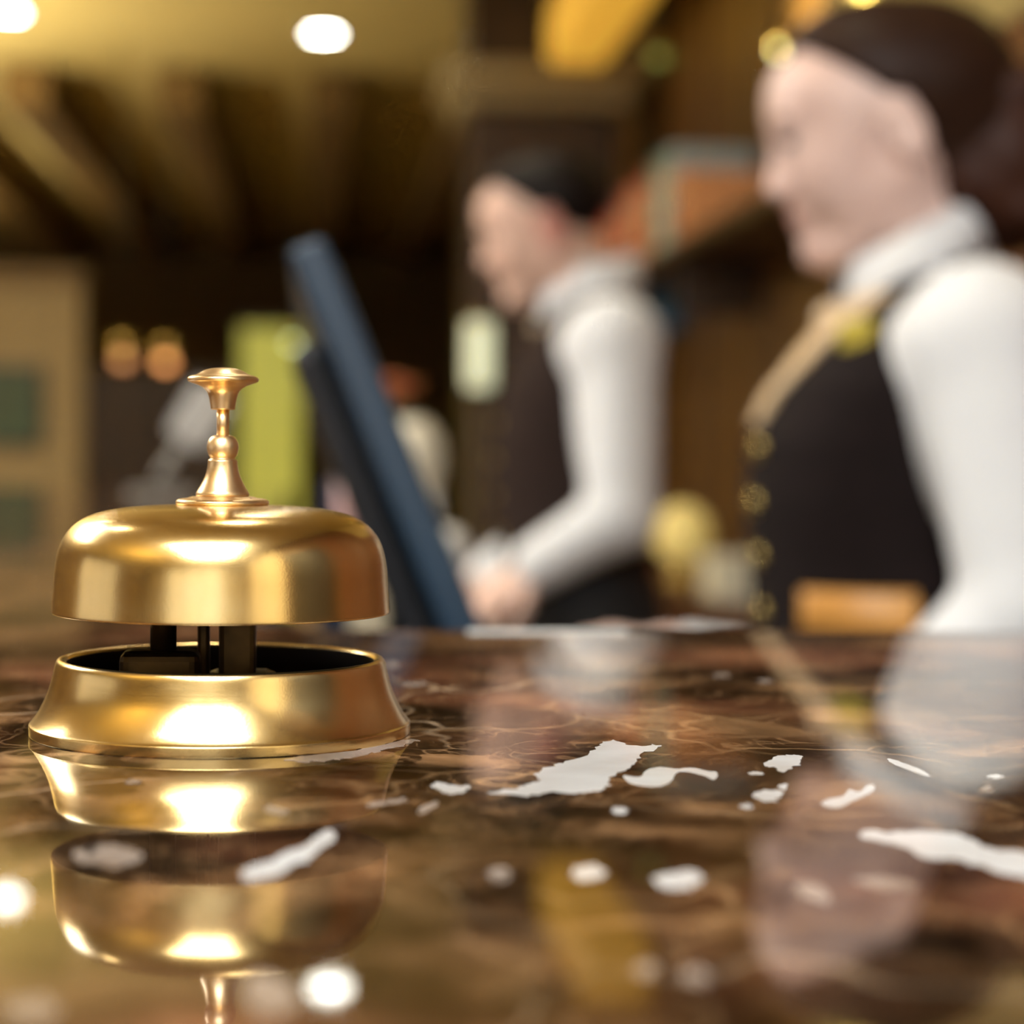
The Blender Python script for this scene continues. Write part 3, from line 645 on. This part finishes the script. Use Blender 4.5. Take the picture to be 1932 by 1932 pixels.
def man():
    p0 = P(1120, 845, 3.5); root = empty('person', (p0.x, p0.y, 0), YAW)
    tag(root, 'man bending over the desk in white shirt, dark vest and gold tie', 'person')
    H = Head((-.084, 0, 1.570), math.radians(18), 1.04)
    T = [(.86, .010, .118, .175), (.98, -.012, .112, .165), (1.06, -.030, .110, .162), (1.14, -.036, .112, .168), (1.22, -.034, .116, .178), (1.30, -.022, .116, .186),
         (1.36, -.008, .104, .186), (1.41, .002, .080, .160), (1.445, .006, .060, .095), (1.465, .004, .050, .065)]
    shl, shr = (.030, -.185, 1.372), (.005, .185, 1.372)
    ell_, elr = (.034, -.235, 1.105), (.0, .235, 1.11)
    wrl, wrr = (-.088, -.180, 1.028), (-.17, .10, .985)
    def arms(g, off, rs):
        for s_, e_, w_ in ((shl, ell_, wrl), (shr, elr, wrr)):
            g.cone(s_, e_, rs[0]+off, rs[1]+off, .03); g.cone(e_, w_, rs[2]+off, rs[3]+off, .012)
    g = Sdf((-.36, -.34, 0), (.22, .34, 1.76), .005)
    g.loft(T); add_head(g, H, True)
    g.cone((.012, 0, 1.43), H(.012, 0, -.03), .062, .058, .03)
    arms(g, 0, (.055, .043, .042, .029)); legs(g, (.01, .095, .90), (.015, .10), 0, .09, .063, .045)
    for sy in (-1, 1): g.cone((.01, sy*.10, .06), (-.14, sy*.11, .035), .038, .03, .02)
    add_hand(g, wrl, (-.72, .18, -.50), (-.45, -.45, .60), -1, .20, 1.05)
    add_hand(g, wrr, (-.85, -.15, -.15), (-.2, 0, .9), -1, .20, 1.05)
    g.build('body', SKIN_M, root)
    g = Sdf((-.25, -.34, .90), (.20, .34, 1.52), .005)
    g.loft([l for l in T if l[0] > .97], .006); g.cone((.012, 0, 1.43), (-.01, 0, 1.485), .068, .066, .02)
    arms(g, .0, (.066, .057, .057, .040))
    for sy in (-1, 1): g.ell((.018, sy*.178, 1.375), (.074, .064, .070), .03)
    g.build('shirt', SHIRT, root)
    g = Sdf((-.22, -.24, .97), (.17, .24, 1.50), .005)
    g.loft([l for l in T if l[0] > 1.0], .014)
    g.cut(lambda x, y, z: np.where(x < .02, (z-1.335)*.6-np.abs(y), -1.0) + 0*x)
    for s_ in (shl, shr): g.cone((s_[0]+.005, s_[1]*1.0, s_[2]-.02), (s_[0]+.01, s_[1]*1.6, s_[2]-.03), .078, .085, op='-')
    g.build('vest', VEST2, root)
    g = Sdf((-.20, -.26, .03), (.18, .26, 1.08), .007)
    g.loft([(.86, .010, .118, .175), (.98, -.012, .112, .165), (1.04, -.027, .110, .162)], .009); legs(g, (.01, .095, .90), (.015, .10), .014, .09, .063, .045)
    g.build('trousers', BLACKC, root)
    for sy in (-1, 1):
        g = Sdf((-.22, sy*.105-.07, -.01), (.09, sy*.105+.07, .12), .005)
        g.cone((.02, sy*.10, .042), (-.14, sy*.11, .034), .046, .034, .01); g.cut(lambda x, y, z: .002-z+0*x+0*y); g.build('shoe', SHOE, root)
    g = Sdf((-.24, -.13, 1.46), (.10, .13, 1.75), .005)
    g.ell(H(.014, 0, .036), H.r(.104, .080, .080), .01, H.R); g.ell(H(-.03, 0, .075), H.r(.055, .06, .035), .02, H.R)
    def hl(x, y, z):
        a, b, c = H.inv(x, y, z)
        face = -((a+.050)*1.25+(c-.080)); ear = np.where(c < .022, .022-a, -1.0)
        return np.maximum(np.maximum(face*.7, np.minimum(ear, face*0+1)), -(c+.045))
    g.cut(hl); g.build('hair', HAIR_M, root)
    face_parts(H, root, HAIR_M, SKIN_M)
    for sy in (-1, 1):
        c = H(.008, sy*.078, -.010); g = Sdf(Vector(c)-Vector((.05, .035, .055)), Vector(c)+Vector((.05, .035, .055)), .002)
        RE = H.R @ Matrix.Rotation(-.2, 3, 'Y'); g.ell(c, H.r(.020, .009, .033), .004, RE); g.ell(H(.003, sy*.090, -.008), H.r(.011, .009, .020), .004, RE, op='-'); g.ell(H(.002, sy*.081, -.036), H.r(.009, .006, .009), .006, RE); g.build('ear', EARM, root)
    collar('collar', root, SHIRT, 1.466, 1.530, -.080, .062, .072, .082, .018)
    g = Sdf((-.20, -.06, 1.24), (.0, .06, 1.46), .004)
    g.ell((-.085, 0, 1.405), (.018, .020, .018), .006); g.ell((-.108, 0, 1.352), (.012, .026, .055), .008, Matrix.Rotation(.45, 3, 'Y')); g.build('tie', SCARF, root)
    for z in (1.25, 1.19, 1.13, 1.07):
        q, n = surf_point(T, z, .05, .016); disc_on('vest_button', q, n, .008, .003, GOLD, root)
    for w_, e_ in ((wrl, ell_), (wrr, elr)):
        g = Sdf((min(w_[0], e_[0])-.06, min(w_[1], e_[1])-.06, w_[2]-.06), (max(w_[0], e_[0])+.06, max(w_[1], e_[1])+.06, max(w_[2], e_[2])+.06), .004)
        d = (Vector(e_)-Vector(w_)).normalized(); g.cone(Vector(w_)-d*.004, Vector(w_)+d*.045, .043, .046, .004); g.build('cuff', SHIRT, root)
woman(); man()

# ------------------------------------------------------------------ desks behind the counter
ZL = .970
d = empty('work_desk', (0, 0, 0)); tag(d, 'walnut work desk behind the marble counter', 'desk')
box('desk_top', (XI+.01, YE+.02, ZL-.03), (.345, 2.22, ZL), DARKWOOD, d, .003)
box('end_panel', (XI+.02, YE+.04, 0), (.33, YE+.07, ZL-.03), DARKWOOD, d); box('end_panel', (XI+.02, 2.16, 0), (.33, 2.19, ZL-.03), DARKWOOD, d)
ZD = .925
d = empty('side_desk', (0, 0, 0)); tag(d, 'brown desk the man leans over', 'desk')
box('desk_top', (-.02, 2.95, ZD-.03), (.29, 3.95, ZD), WOOD, d, .003)
for y in (2.99, 3.88): box('end_panel', (0, y, 0), (.27, y+.03, ZD-.03), WOOD, d)

# monitor seen from its edge
MBLUE = mat('blue_black_plastic', (0.014, 0.034, 0.060), 0.4, noise=(8, (0.010, 0.026, 0.048)))
SCREEN = mat('dark_glass_screen', (0.01, 0.012, 0.018), 0.08)
mon = empty('monitor', (.07, 1.41, ZL)); tag(mon, 'black and blue computer monitor tilted back, seen edge on', 'monitor')
tilt = Matrix.Translation((.035, 0, .090)) @ Matrix.Rotation(-math.radians(22.5), 4, 'Y')
hs = box('housing', (-.012, -.21, 0), (.010, .21, .285), MBLUE, mon, .004, mtx=tilt)
box('screen', (.0095, -.195, .02), (.0112, .195, .27), SCREEN, mon, 0, mtx=tilt)
box('back_shell', (-.034, -.17, .02), (-.012, .19, .235), BLACKP, mon, .010, mtx=tilt)
box('stand_neck', (-.02, -.03, .004), (.0, .03, .155), BLACKP, mon, .004)
lathe('stand_foot', smooth_prof([(.0001, 0), (.105, 0), (.108, .004), (.1, .010), (.0001, .014)], 1), BLACKP, mon, seg=48, mtx=Matrix.Translation((.0, 0, 0)))

# small things on the work desk
m_ = P(738, 1098, 1.70); mug = empty('mug', (m_.x, m_.y, ZL)); tag(mug, 'cream mug on the desk behind the monitor foot', 'mug')
lathe('cup', [(.0001, 0), (.030, 0), (.033, .01), (.034, .135), (.031, .135), (.030, .012), (.0001, .010)], CREAM, mug, seg=40)
hm = [(0.033+.022*math.sin(PI*i/12), 0, .045+.055*i/12) for i in range(13)]
def tube(name, pts, r, m, parent=None, seg=10):
    v, f = [], []; pts = [Vector(p) for p in pts]
    for i, p in enumerate(pts):
        t = (pts[min(i+1, len(pts)-1)]-pts[max(i-1, 0)]).normalized(); a = t.orthogonal().normalized() if i == 0 else (a-t*a.dot(t)).normalized(); b = t.cross(a)
        rr = r[i] if isinstance(r, (list, tuple)) else r
        v += [p+(a*math.cos(2*PI*k/seg)+b*math.sin(2*PI*k/seg))*rr for k in range(seg)]
    for i in range(len(pts)-1):
        for k in range(seg): f.append((i*seg+k, i*seg+(k+1) % seg, (i+1)*seg+(k+1) % seg, (i+1)*seg+k))
    f.append(tuple(range(seg))[::-1]); f.append(tuple((len(pts)-1)*seg+k for k in range(seg)))
    return mesh(name, v, f, m, parent, True)
tube('handle', hm, .005, CREAM, mug)
TAPE = mat('brown_tape', (0.30, 0.13, 0.05), .4); DKC = mat('dark_core', (0.02, 0.015, 0.015), .6)
t_ = P(782, 1150, 1.84); tp = empty('tape_dispenser', (t_.x, t_.y, ZL)); tag(tp, 'brown tape dispenser on the desk between mug and monitor', 'tape dispenser')
box('body', (-.035, -.03, 0), (.035, .03, .055), TAPE, tp, .006)
lathe('tape_roll', [(.018, -.012), (.036, -.012), (.036, .012), (.018, .012)], TAPE, tp, seg=32, closed=True, mtx=Matrix.Translation((0, 0, .075)) @ Matrix.Rotation(PI/2, 4, 'X'))
lathe('core', [(.0001, -.013), (.018, -.013), (.018, .013), (.0001, .013)], DKC, tp, seg=24, mtx=Matrix.Translation((0, 0, .075)) @ Matrix.Rotation(PI/2, 4, 'X'))
q_ = P(812, 1180, 1.95); nb = empty('note_pad', (q_.x, q_.y, ZL)); tag(nb, 'pinkish cream note pad block beside the monitor foot', 'note pad')
box('sheets', (-.03, -.03, 0), (.03, .03, .098), mat('pinkish_paper', (.62, .42, .33), .8), nb, .003); box('backing', (-.031, -.031, -.0), (.031, .031, .003), DKC, nb)
q_ = P(660, 1170, 1.2); ss = empty('stapler', (q_.x, q_.y, ZL)); tag(ss, 'blue grey stapler seen through the gap of the bell', 'stapler')
box('base_arm', (-.012, -.06, 0), (.012, .06, .012), BLACKP, ss, .003)
box('top_arm', (-.012, -.06, .06), (.012, .055, .105), mat('blue_grey_plastic', (.16, .19, .24), .4), ss, .008)
box('hinge', (-.012, .03, .01), (.012, .055, .07), BLACKP, ss, .003)
# navy desk organiser with papers behind the bell
NAVY = mat('navy_plastic', (.016, .026, .055), .4); LAV = mat('lavender_white_paper', (.62, .58, .64), .8)
q_ = P(548, 940, 2.05); og = empty('desk_organiser', (max(q_.x, .06), q_.y, ZL)); tag(og, 'navy desk organiser with white paper rolls behind the bell stem', 'desk organiser')
box('tray', (-.055, -.04, 0), (.045, .04, .155), NAVY, og, .004); box('tall_slot', (-.05, .0, .15), (-.012, .036, .205), NAVY, og, .004)
tube('paper_roll', [(.005, -.01, .08), (.0, -.01, .17), (-.012, -.005, .232)], .017, LAV, og, 14)
tube('paper_roll', [(.03, -.015, .08), (.036, -.015, .172)], .016, LAV, og, 14)
tube('pink_marker', [(-.028, -.012, .08), (-.03, -.01, .215)], .008, mat('pink_plastic', (.62, .34, .30), .4), og, 10)
# white paper slip on the edge of the counter
a, b_ = onz(885, 1197, HC), onz(1200, 1203, HC)
ps = box('paper_slip', (a.x, YE-.012, HC), (b_.x, YE-.005, HC+.0006), mat('white_paper', (.55, .54, .51), .7)); tag(ps, 'thin white paper slip on the inner edge of the marble counter', 'paper')
# leaflet stand on the counter wing, left behind the bell
q_ = onz(300, 935, HC); ls = empty('leaflet_stand', (q_.x, q_.y, HC), .25); tag(ls, 'small tilted leaflet stand with pale leaflet on the counter wing', 'leaflet stand')
GREY = mat('warm_grey_plastic', (.30, .28, .25), .4)
tl = Matrix.Translation((.0, 0, .02)) @ Matrix.Rotation(math.radians(32), 4, 'Y')
box('foot', (-.035, -.03, 0), (.04, .03, .008), GREY, ls, .002); box('arm', (-.006, -.006, 0), (.006, .006, .09), GREY, ls, .002, mtx=tl)
box('leaflet', (-.027, -.012, .055), (.027, -.002, .135), mat('pale_leaflet', (.66, .64, .60), .6), ls, .01, mtx=tl)
# printer, vase with orange flowers and papers on the side desk
pr = empty('printer', (.125, 3.10, ZD)); tag(pr, 'off-white printer on the side desk in front of the man', 'printer')
box('body', (-.10, -.115, 0), (.095, .115, .165), WHITEP, pr, .02, seg=4); box('paper_tray', (-.085, .0, .16), (.06, .10, .215), WHITEP, pr, .012)
box('control_strip', (.06, -.09, .13), (.097, .09, .145), GREY, pr, .004); box('output_slot', (.05, -.085, .05), (.0968, .085, .075), BLACKP, pr)
vs = empty('flower_vase', (.17, 3.74, ZD)); tag(vs, 'cream round vase with orange flowers beside the printer', 'vase')
lathe('vase', smooth_prof([(.0001, 0), (.04, 0), (.045, .02), (.035, .1), (.035, .17), (.058, .23), (.062, .27), (.052, .31), (.03, .33), (.027, .335), (.022, .33), (.022, .25), (.0001, .24)], 2), mat('ivory_glaze', (.86, .78, .60), .35), vs, seg=48)
OFL = mat('orange_petals', (.66, .21, .06), .6, noise=(30, (.55, .14, .06))); STEM = mat('green_stem', (.10, .14, .03), .6)
for i, (dx, dy, dz, r) in enumerate(((-.05, -.01, .36, .030), (-.015, .0, .385, .030), (-.07, .02, .335, .024), (-.035, -.03, .395, .024))):
    tube('flower_stem', [(0, 0, .28), (dx*.5, dy*.5, .33), (dx, dy, dz)], .003, STEM, vs, 6)
    fl = ellmesh('flower', (dx, dy, dz), (r*.6, r*.6, r*.5), OFL, vs, None, 12)
    for k in range(7):
        a = 2*PI*k/7; ellmesh('petal', (dx+math.cos(a)*r*.65, dy+math.sin(a)*r*.65, dz+.003), (r*.5, r*.34, r*.22), OFL, fl, Matrix.Rotation(a, 3, 'Z') @ Matrix.Rotation(-.5, 3, 'Y'), 10)
pa = box('paper_stack', (.09, 3.25, ZD), (.275, 3.52, ZD+.005), MATS['white_paper'], None, .001); tag(pa, 'stack of white papers on the side desk under the hand of the man', 'paper')

# ------------------------------------------------------------------ right wall: pillar, shelf, credenza, lamps
CAPM = mat('beige_stone', (.42, .34, .19), .6)
pl = empty('wood_pillar', (.86, 8.2, 0)); tag(pl, 'dark walnut pillar with cream capital behind the man', 'pillar')
box('shaft', (-.28, -.25, .15), (.28, .25, 2.48), DARKWOOD, pl, .01); box('pillar_foot', (-.32, -.29, 0), (.32, .29, .15), DARKWOOD, pl, .01)
box('capital', (-.33, -.3, 2.48), (.33, .3, 2.56), CAPM, pl, .02); box('capital_plate', (-.38, -.35, 2.56), (.38, .35, 2.64), CAPM, pl, .02)
box('pillar_head', (-.28, -.25, 2.64), (.28, .25, CEIL), DARKWOOD, pl)
sh = empty('wall_shelf', (XR, 6.5, 1.80)); tag(sh, 'dark wooden wall shelf above the credenza', 'shelf')
box('board', (-.30, -2.2, -.04), (-.02, 1.35, 0), DARKWOOD, sh, .004)
for y in (-2.0, -.4, 1.2): box('bracket', (-.26, y, -.20), (-.02, y+.03, -.04), DARKWOOD, sh, .004)
BOOKS = [('rust red', (.42, .10, .05)), ('crimson', (.50, .07, .06)), ('orange', (.62, .24, .09)), ('rose', (.60, .24, .22)), ('dusky purple', (.20, .09, .11)), ('terracotta', (.52, .20, .10)), ('vermilion', (.60, .16, .06)),
         ('brick red', (.48, .12, .07)), ('salmon', (.60, .32, .22)), ('amber', (.58, .28, .10)), ('scarlet', (.52, .09, .06)), ('teal green', (.13, .30, .24)), ('pale mint', (.50, .58, .50)), ('blue grey', (.30, .38, .40)), ('russet', (.40, .12, .05)), ('tangerine', (.62, .26, .10))]
ORD = ['first', 'second', 'third', 'fourth', 'fifth', 'sixth', 'seventh', 'eighth', 'ninth', 'tenth', 'eleventh', 'twelfth', 'thirteenth', 'fourteenth', 'fifteenth', 'sixteenth']
y = 7.80
for i, (nm, c) in enumerate(BOOKS):
    w = random.uniform(.085, .14); h = random.uniform(.20, .30)
    bk = empty('book_box', (XR-.03, y-w/2, 1.80)); tag(bk, '%s file box on the wall shelf, %s from the pillar' % (nm, ORD[i]), 'file box', 'file boxes on the wall shelf')
    m1 = mat(nm.replace(' ', '_')+'_card', tuple(min(v*1.45, .85) for v in c), .55)
    box('case', (-.25, -w/2+.003, 0), (0, w/2-.003, h), m1, bk, .004); box('spine_label', (-.2515, -w*.25, h*.62), (-.249, w*.25, h*.74), CREAM, bk)
    disc_on('finger_ring', Vector((-.251, 0, h*.25)), Vector((-1, 0, 0)), .014, .003, BLACKP, bk)
    y -= w+.004
cr = empty('credenza', (XR-.03, 5.3, 0)); tag(cr, 'dark red mahogany credenza along the panelled wall', 'cabinet')
box('body', (-.40, -1.3, .08), (-.0, 1.3, .84), MAHOG, cr, .004); box('top', (-.42, -1.32, .84), (0, 1.32, .87), MAHOG, cr, .004); box('plinth', (-.37, -1.27, 0), (0, 1.27, .08), MAHOG, cr)
for k in range(4):
    y0 = -1.28+k*.64; dr = box('door', (-.418, y0+.01, .1), (-.40, y0+.63, .82), MAHOG, cr, .004); disc_on('knob', Vector((-.422, y0+.57, .5)), Vector((-1, 0, 0)), .014, .01, GOLD, dr)
q_ = P(1272, 1045, 5.35); lp = empty('table_lamp', (q_.x+.02, q_.y, .87)); tag(lp, 'small lamp with a yellow globe shade on the credenza', 'lamp')
LAMPY = mat('yellow_lamp_glass', (.7, .55, .2), .4, emit=(.85, .62, .18), estr=.42)
lathe('lamp_foot', smooth_prof([(.0001, 0), (.05, 0), (.05, .012), (.015, .02), (.012, .05), (.0001, .05)], 1), GOLD, lp, seg=32)
ellmesh('globe_shade', (0, 0, .125), (.075, .075, .078), LAMPY, lp)
q_ = P(1372, 1090, 4.85); bx = empty('storage_box', (q_.x+.03, q_.y, .87)); tag(bx, 'pale cream storage box on the credenza beside the yellow lamp', 'box')
PALE = mat('pale_cream_card', (.78, .72, .52), .6)
box('box_body', (-.075, -.085, 0), (.075, .085, .075), PALE, bx, .004); box('box_lid', (-.079, -.089, .07), (.079, .089, .098), PALE, bx, .004)
# small blue box fixed to the wall below the far end of the shelf
bb = empty('wall_box', (XR-.02, 7.45, 1.70)); tag(bb, 'small steel blue box on the wall behind the shoulder of the man', 'wall box')
BLUEB = mat('steel_blue_card', (.10, .27, .50), .5)
box('case', (-.14, -.06, -.07), (0, .06, .07), BLUEB, bb, .01); box('lid', (-.145, -.063, .05), (0, .063, .075), BLUEB, bb, .005)

# amber ceiling lamp over the passage and wall / ceiling fixtures
AMBER = mat('amber_glass', (.8, .5, .1), .4, emit=(.80, .42, .045), estr=.75)
al = empty('amber_ceiling_lamp', (.96, 7.25, CEIL)); tag(al, 'amber glass ceiling lamp box near the pillar', 'ceiling lamp')
box('housing', (-.12, -.75, -.18), (.12, .6, 0), GOLD, al, .01); box('amber_diffuser', (-.11, -.72, -.38), (.11, .58, -.18), AMBER, al, .03)
LAMPW = mat('lamp_lens', (1, 1, 1), .4, emit=(1.0, .98, .86), estr=40.0)
RIM = mat('white_lamp_rim', (.72, .68, .50), .5)
DL = [(.035, 9.27, 'round ceiling downlight glowing above the bell and monitor'), (-1.27, 9.0, 'round ceiling downlight glowing at the left edge'), (.07, 7.45, 'round ceiling downlight in front of the beams, mirrored in the marble'),
      (-1.27, 7.2, 'round ceiling downlight over the left of the lobby, fourth from the far end'), (.05, 5.5, 'round ceiling downlight over the passage before the side desk'), (-1.27, 5.4, 'round ceiling downlight over the counter wing end'),
      (.05, 3.6, 'round ceiling downlight over the side desk of the man'), (-1.27, 3.6, 'round ceiling downlight over the middle of the counter wing'), (.05, 1.7, 'round ceiling downlight over the monitor'), (-1.27, 1.7, 'round ceiling downlight over the near counter wing')]
for x, y, lb in DL:
    e = empty('ceiling_downlight', (x, y, CEIL)); tag(e, lb, 'ceiling lamp', 'round ceiling downlights')
    lathe('rim', [(.066, -.001), (.095, -.001), (.095, -.006), (.072, -.012), (.066, -.010)], RIM, e, seg=40, closed=True)
    lathe('lens', [(.0001, -.006), (.066, -.006), (.066, -.0015), (.0001, -.0015)], LAMPW, e, seg=40)
    l = bpy.data.lights.new('downlight_beam', 'SPOT'); l.energy = DOWN_W; l.color = (1.0, .90, .66); l.spot_size = math.radians(150); l.spot_blend = .9; l.shadow_soft_size = .07
    lo = bpy.data.objects.new('downlight_beam', l); COL.objects.link(lo); lo.parent = e; lo.location = (0, 0, -.03)
# ceiling panel fixtures (frames round their lights)
cp = empty('ceiling_light_panel', (-2.4, 3.2, CEIL)); tag(cp, 'square white ceiling light panel over the left of the counter', 'ceiling lamp')
for a, b_ in (((-.95, -.95, -.06), (-.905, .95, 0)), ((.905, -.95, -.06), (.95, .95, 0)), ((-.905, -.95, -.06), (.905, -.905, 0)), ((-.905, .905, -.06), (.905, .95, 0))):
    box('panel_frame', a, b_, RIM, cp)
cp = empty('ceiling_light_panel', (-.35, -1.55, CEIL)); tag(cp, 'large white ceiling light panel behind the viewer', 'ceiling lamp')
for a, b_ in (((-.80, -1.05, -.06), (-.755, 1.05, 0)), ((.755, -1.05, -.06), (.80, 1.05, 0)), ((-.755, -1.05, -.06), (.755, -1.005, 0)), ((-.755, 1.005, -.06), (.755, 1.05, 0))):
    box('panel_frame', a, b_, RIM, cp)
def wall_spot(name, px, py, d, label, col, st, r=.012, wall=None, power=0):
    q = P(px, py, d); e = empty(name, q); tag(e, label, 'lamp')
    ellmesh('bulb', (0, 0, 0), (r, r, r), mat(name+'_glow_%d' % px, (1, 1, 1), .4, emit=col, estr=st), e)
    lathe('socket', [(.0001, 0), (r*.9, 0), (r*1.1, r), (r*1.1, 2.5*r), (.0001, 2.5*r)], GOLD, e, seg=20)
    if power:
        l = bpy.data.lights.new('spot_bulb', 'SPOT'); l.energy = power; l.color = (1.0, .86, .42); l.shadow_soft_size = .03; l.spot_size = math.radians(130); l.spot_blend = .8
        lo = bpy.data.objects.new('spot_bulb', l); COL.objects.link(lo); lo.parent = e; lo.location = (-.10, 0, .03); lo.rotation_euler = Vector((.75, 0, .65)).to_track_quat('-Z', 'Y').to_euler()
    if wall is not None: tube('arm', [(0, 0, 2.2*r), ((wall-q.x)*.6, 0, 2.6*r), (wall-q.x, 0, 2.4*r)], r*.35, GOLD, e, 8)
    else: tube('cord', [(0, 0, 2.4*r), (0, 0, CEIL-q.z)], .004, BLACKP, e, 8)
    return e
wall_spot('wall_spotlight', 1470, 97, 5.6, 'small greenish wall spotlight beside the forehead of the woman', (.55, .85, .34), 2.4, .012, XR, 16)
wall_spot('wall_spotlight', 1636, -6, 5.0, 'small greenish wall spotlight above the hair of the woman', (.62, .85, .32), 3.2, .010, XR, 20)
wall_spot('pendant_bulb', 552, 645, 11.0, 'small pale green pendant bulb beside the top of the monitor', (.65, .80, .36), 3.5, .022)
wall_spot('pendant_bulb', 312, 680, 9.6, 'orange pendant bulb left of the bell button, the brighter of two', (1.0, .34, .08), 3.0, .034)
wall_spot('pendant_bulb', 232, 676, 9.4, 'dim orange pendant bulb further left of the bell button', (.9, .28, .07), 1.6, .034)
wall_spot('wall_spotlight', 1242, 105, 7.9, 'dim green wall spotlight right of the amber ceiling lamp', (.3, .5, .06), .5, .03, XR)
# tall frosted wall lamp between monitor and man
q_ = P(905, 670, 7.0); sc_ = empty('wall_sconce', (q_.x, q_.y, q_.z-.15)); tag(sc_, 'tall frosted floor lantern glowing between monitor and man', 'lamp')
FROST = mat('frosted_lamp_glass', (.8, .8, .7), .4, emit=(.72, .78, .48), estr=.85)
lathe('lamp_tube', smooth_prof([(.0001, .04), (.04, .04), (.045, .05), (.045, .25), (.04, .26), (.0001, .26)], 1), FROST, sc_, seg=32)
lathe('lamp_cap', [(.0001, .26), (.048, .26), (.048, .27), (.0001, .275)], GOLD, sc_, seg=32)
lathe('lamp_pole', [(.0001, .04), (.02, .04), (.02, -q_.z+.15+.02), (.15, -q_.z+.15+.02), (.15, -q_.z+.15), (.0001, -q_.z+.15)], DARKWOOD, sc_, seg=32)

# ------------------------------------------------------------------ far left of the lobby
pt = empty('partition', (0, 7.0, 0)); tag(pt, 'tan partition wall at the far left with a dark skirting', 'partition')
box('panel', (-2.6, -.05, .12), (-.745, .05, 1.72), TAN, pt, .005); box('skirting', (-2.6, -.06, 0), (-.745, .06, .12), DARKWOOD, pt); box('cap_rail', (-2.6, -.07, 1.72), (-.735, .07, 1.77), BEAMM, pt, .005)
pic = empty('picture', (-.985, 6.95, 1.22)); tag(pic, 'dark green framed picture on the tan partition', 'picture')
box('frame', (-.15, -.025, -.02), (.12, 0, .24), DARKWOOD, pic, .004); box('canvas', (-.135, -.028, -.005), (.105, -.022, .225), mat('dark_green_canvas', (.045, .075, .030), .7, noise=(9, (.06, .07, .03))), pic)
# lime green backlit glass panel
gp = empty('glass_panel', (-.24, 11.8, 0)); tag(gp, 'lime green backlit glass panel behind the bell stem', 'glass panel')
LIME = mat('lime_backlit_glass', (.4, .4, .06), .3, emit=(.40, .38, .055), estr=.85)
box('pane', (-.16, -.02, .3), (.17, .02, 1.86), LIME, gp); box('rail', (-.18, -.03, 1.86), (.19, .03, 1.90), DARKWOOD, gp); box('foot', (-.18, -.1, 0), (.19, .1, .3), DARKWOOD, gp)
# dark sideboard between partition and glass panel
sb = empty('sideboard', (-1.0, 12.6, 0)); tag(sb, 'dark tall sideboard under the orange lamps', 'cabinet')
box('carcass', (-.75, -.25, 0), (.55, .25, 1.65), DARKWOOD, sb, .01)
for k in range(3): dd = box('door', (-.73+k*.43, -.27, .1), (-.32+k*.43, -.25, 1.6), DARKWOOD, sb, .005); disc_on('knob', Vector((-.37+k*.43, -.275, .9)), Vector((0, -1, 0)), .015, .01, GOLD, dd)

# uplighters added out of view on the left to brighten the ceiling
for i, (x, y, w) in enumerate(((-2.7, -1.2, 50), (-2.9, 4.2, 90), (-2.5, 8.6, 150), (-3.3, 13.0, 130))):
    e = empty('added_uplight', (x, y, 0)); tag(e, ('added uplighter nearest the front window', 'added uplighter beside the middle of the counter wing', 'added uplighter behind the tan partition', 'added uplighter beneath the far ceiling beams')[i], 'added floor lamp', 'added uplighters')
    lathe('lamp_foot', [(.0001, 0), (.15, 0), (.15, .02), (.02, .035), (.0001, .035)], GOLD, e, seg=40); lathe('pole', [(.0001, .03), (.014, .03), (.014, 1.72), (.0001, 1.72)], GOLD, e, seg=20)
    lathe('bowl', smooth_prof([(.0001, 1.70), (.06, 1.70), (.13, 1.74), (.17, 1.82), (.165, 1.82), (.12, 1.75), (.05, 1.712), (.0001, 1.712)], 1), GOLD, e, seg=48)
    l = bpy.data.lights.new('added_ceiling_wash', 'AREA'); l.shape = 'DISK'; l.size = .2; l.energy = w; l.color = (1.0, .84, .52)
    lo = bpy.data.objects.new('added_ceiling_wash', l); COL.objects.link(lo); lo.parent = e; lo.location = (0, 0, 1.80); lo.rotation_euler = (PI, 0, 0)
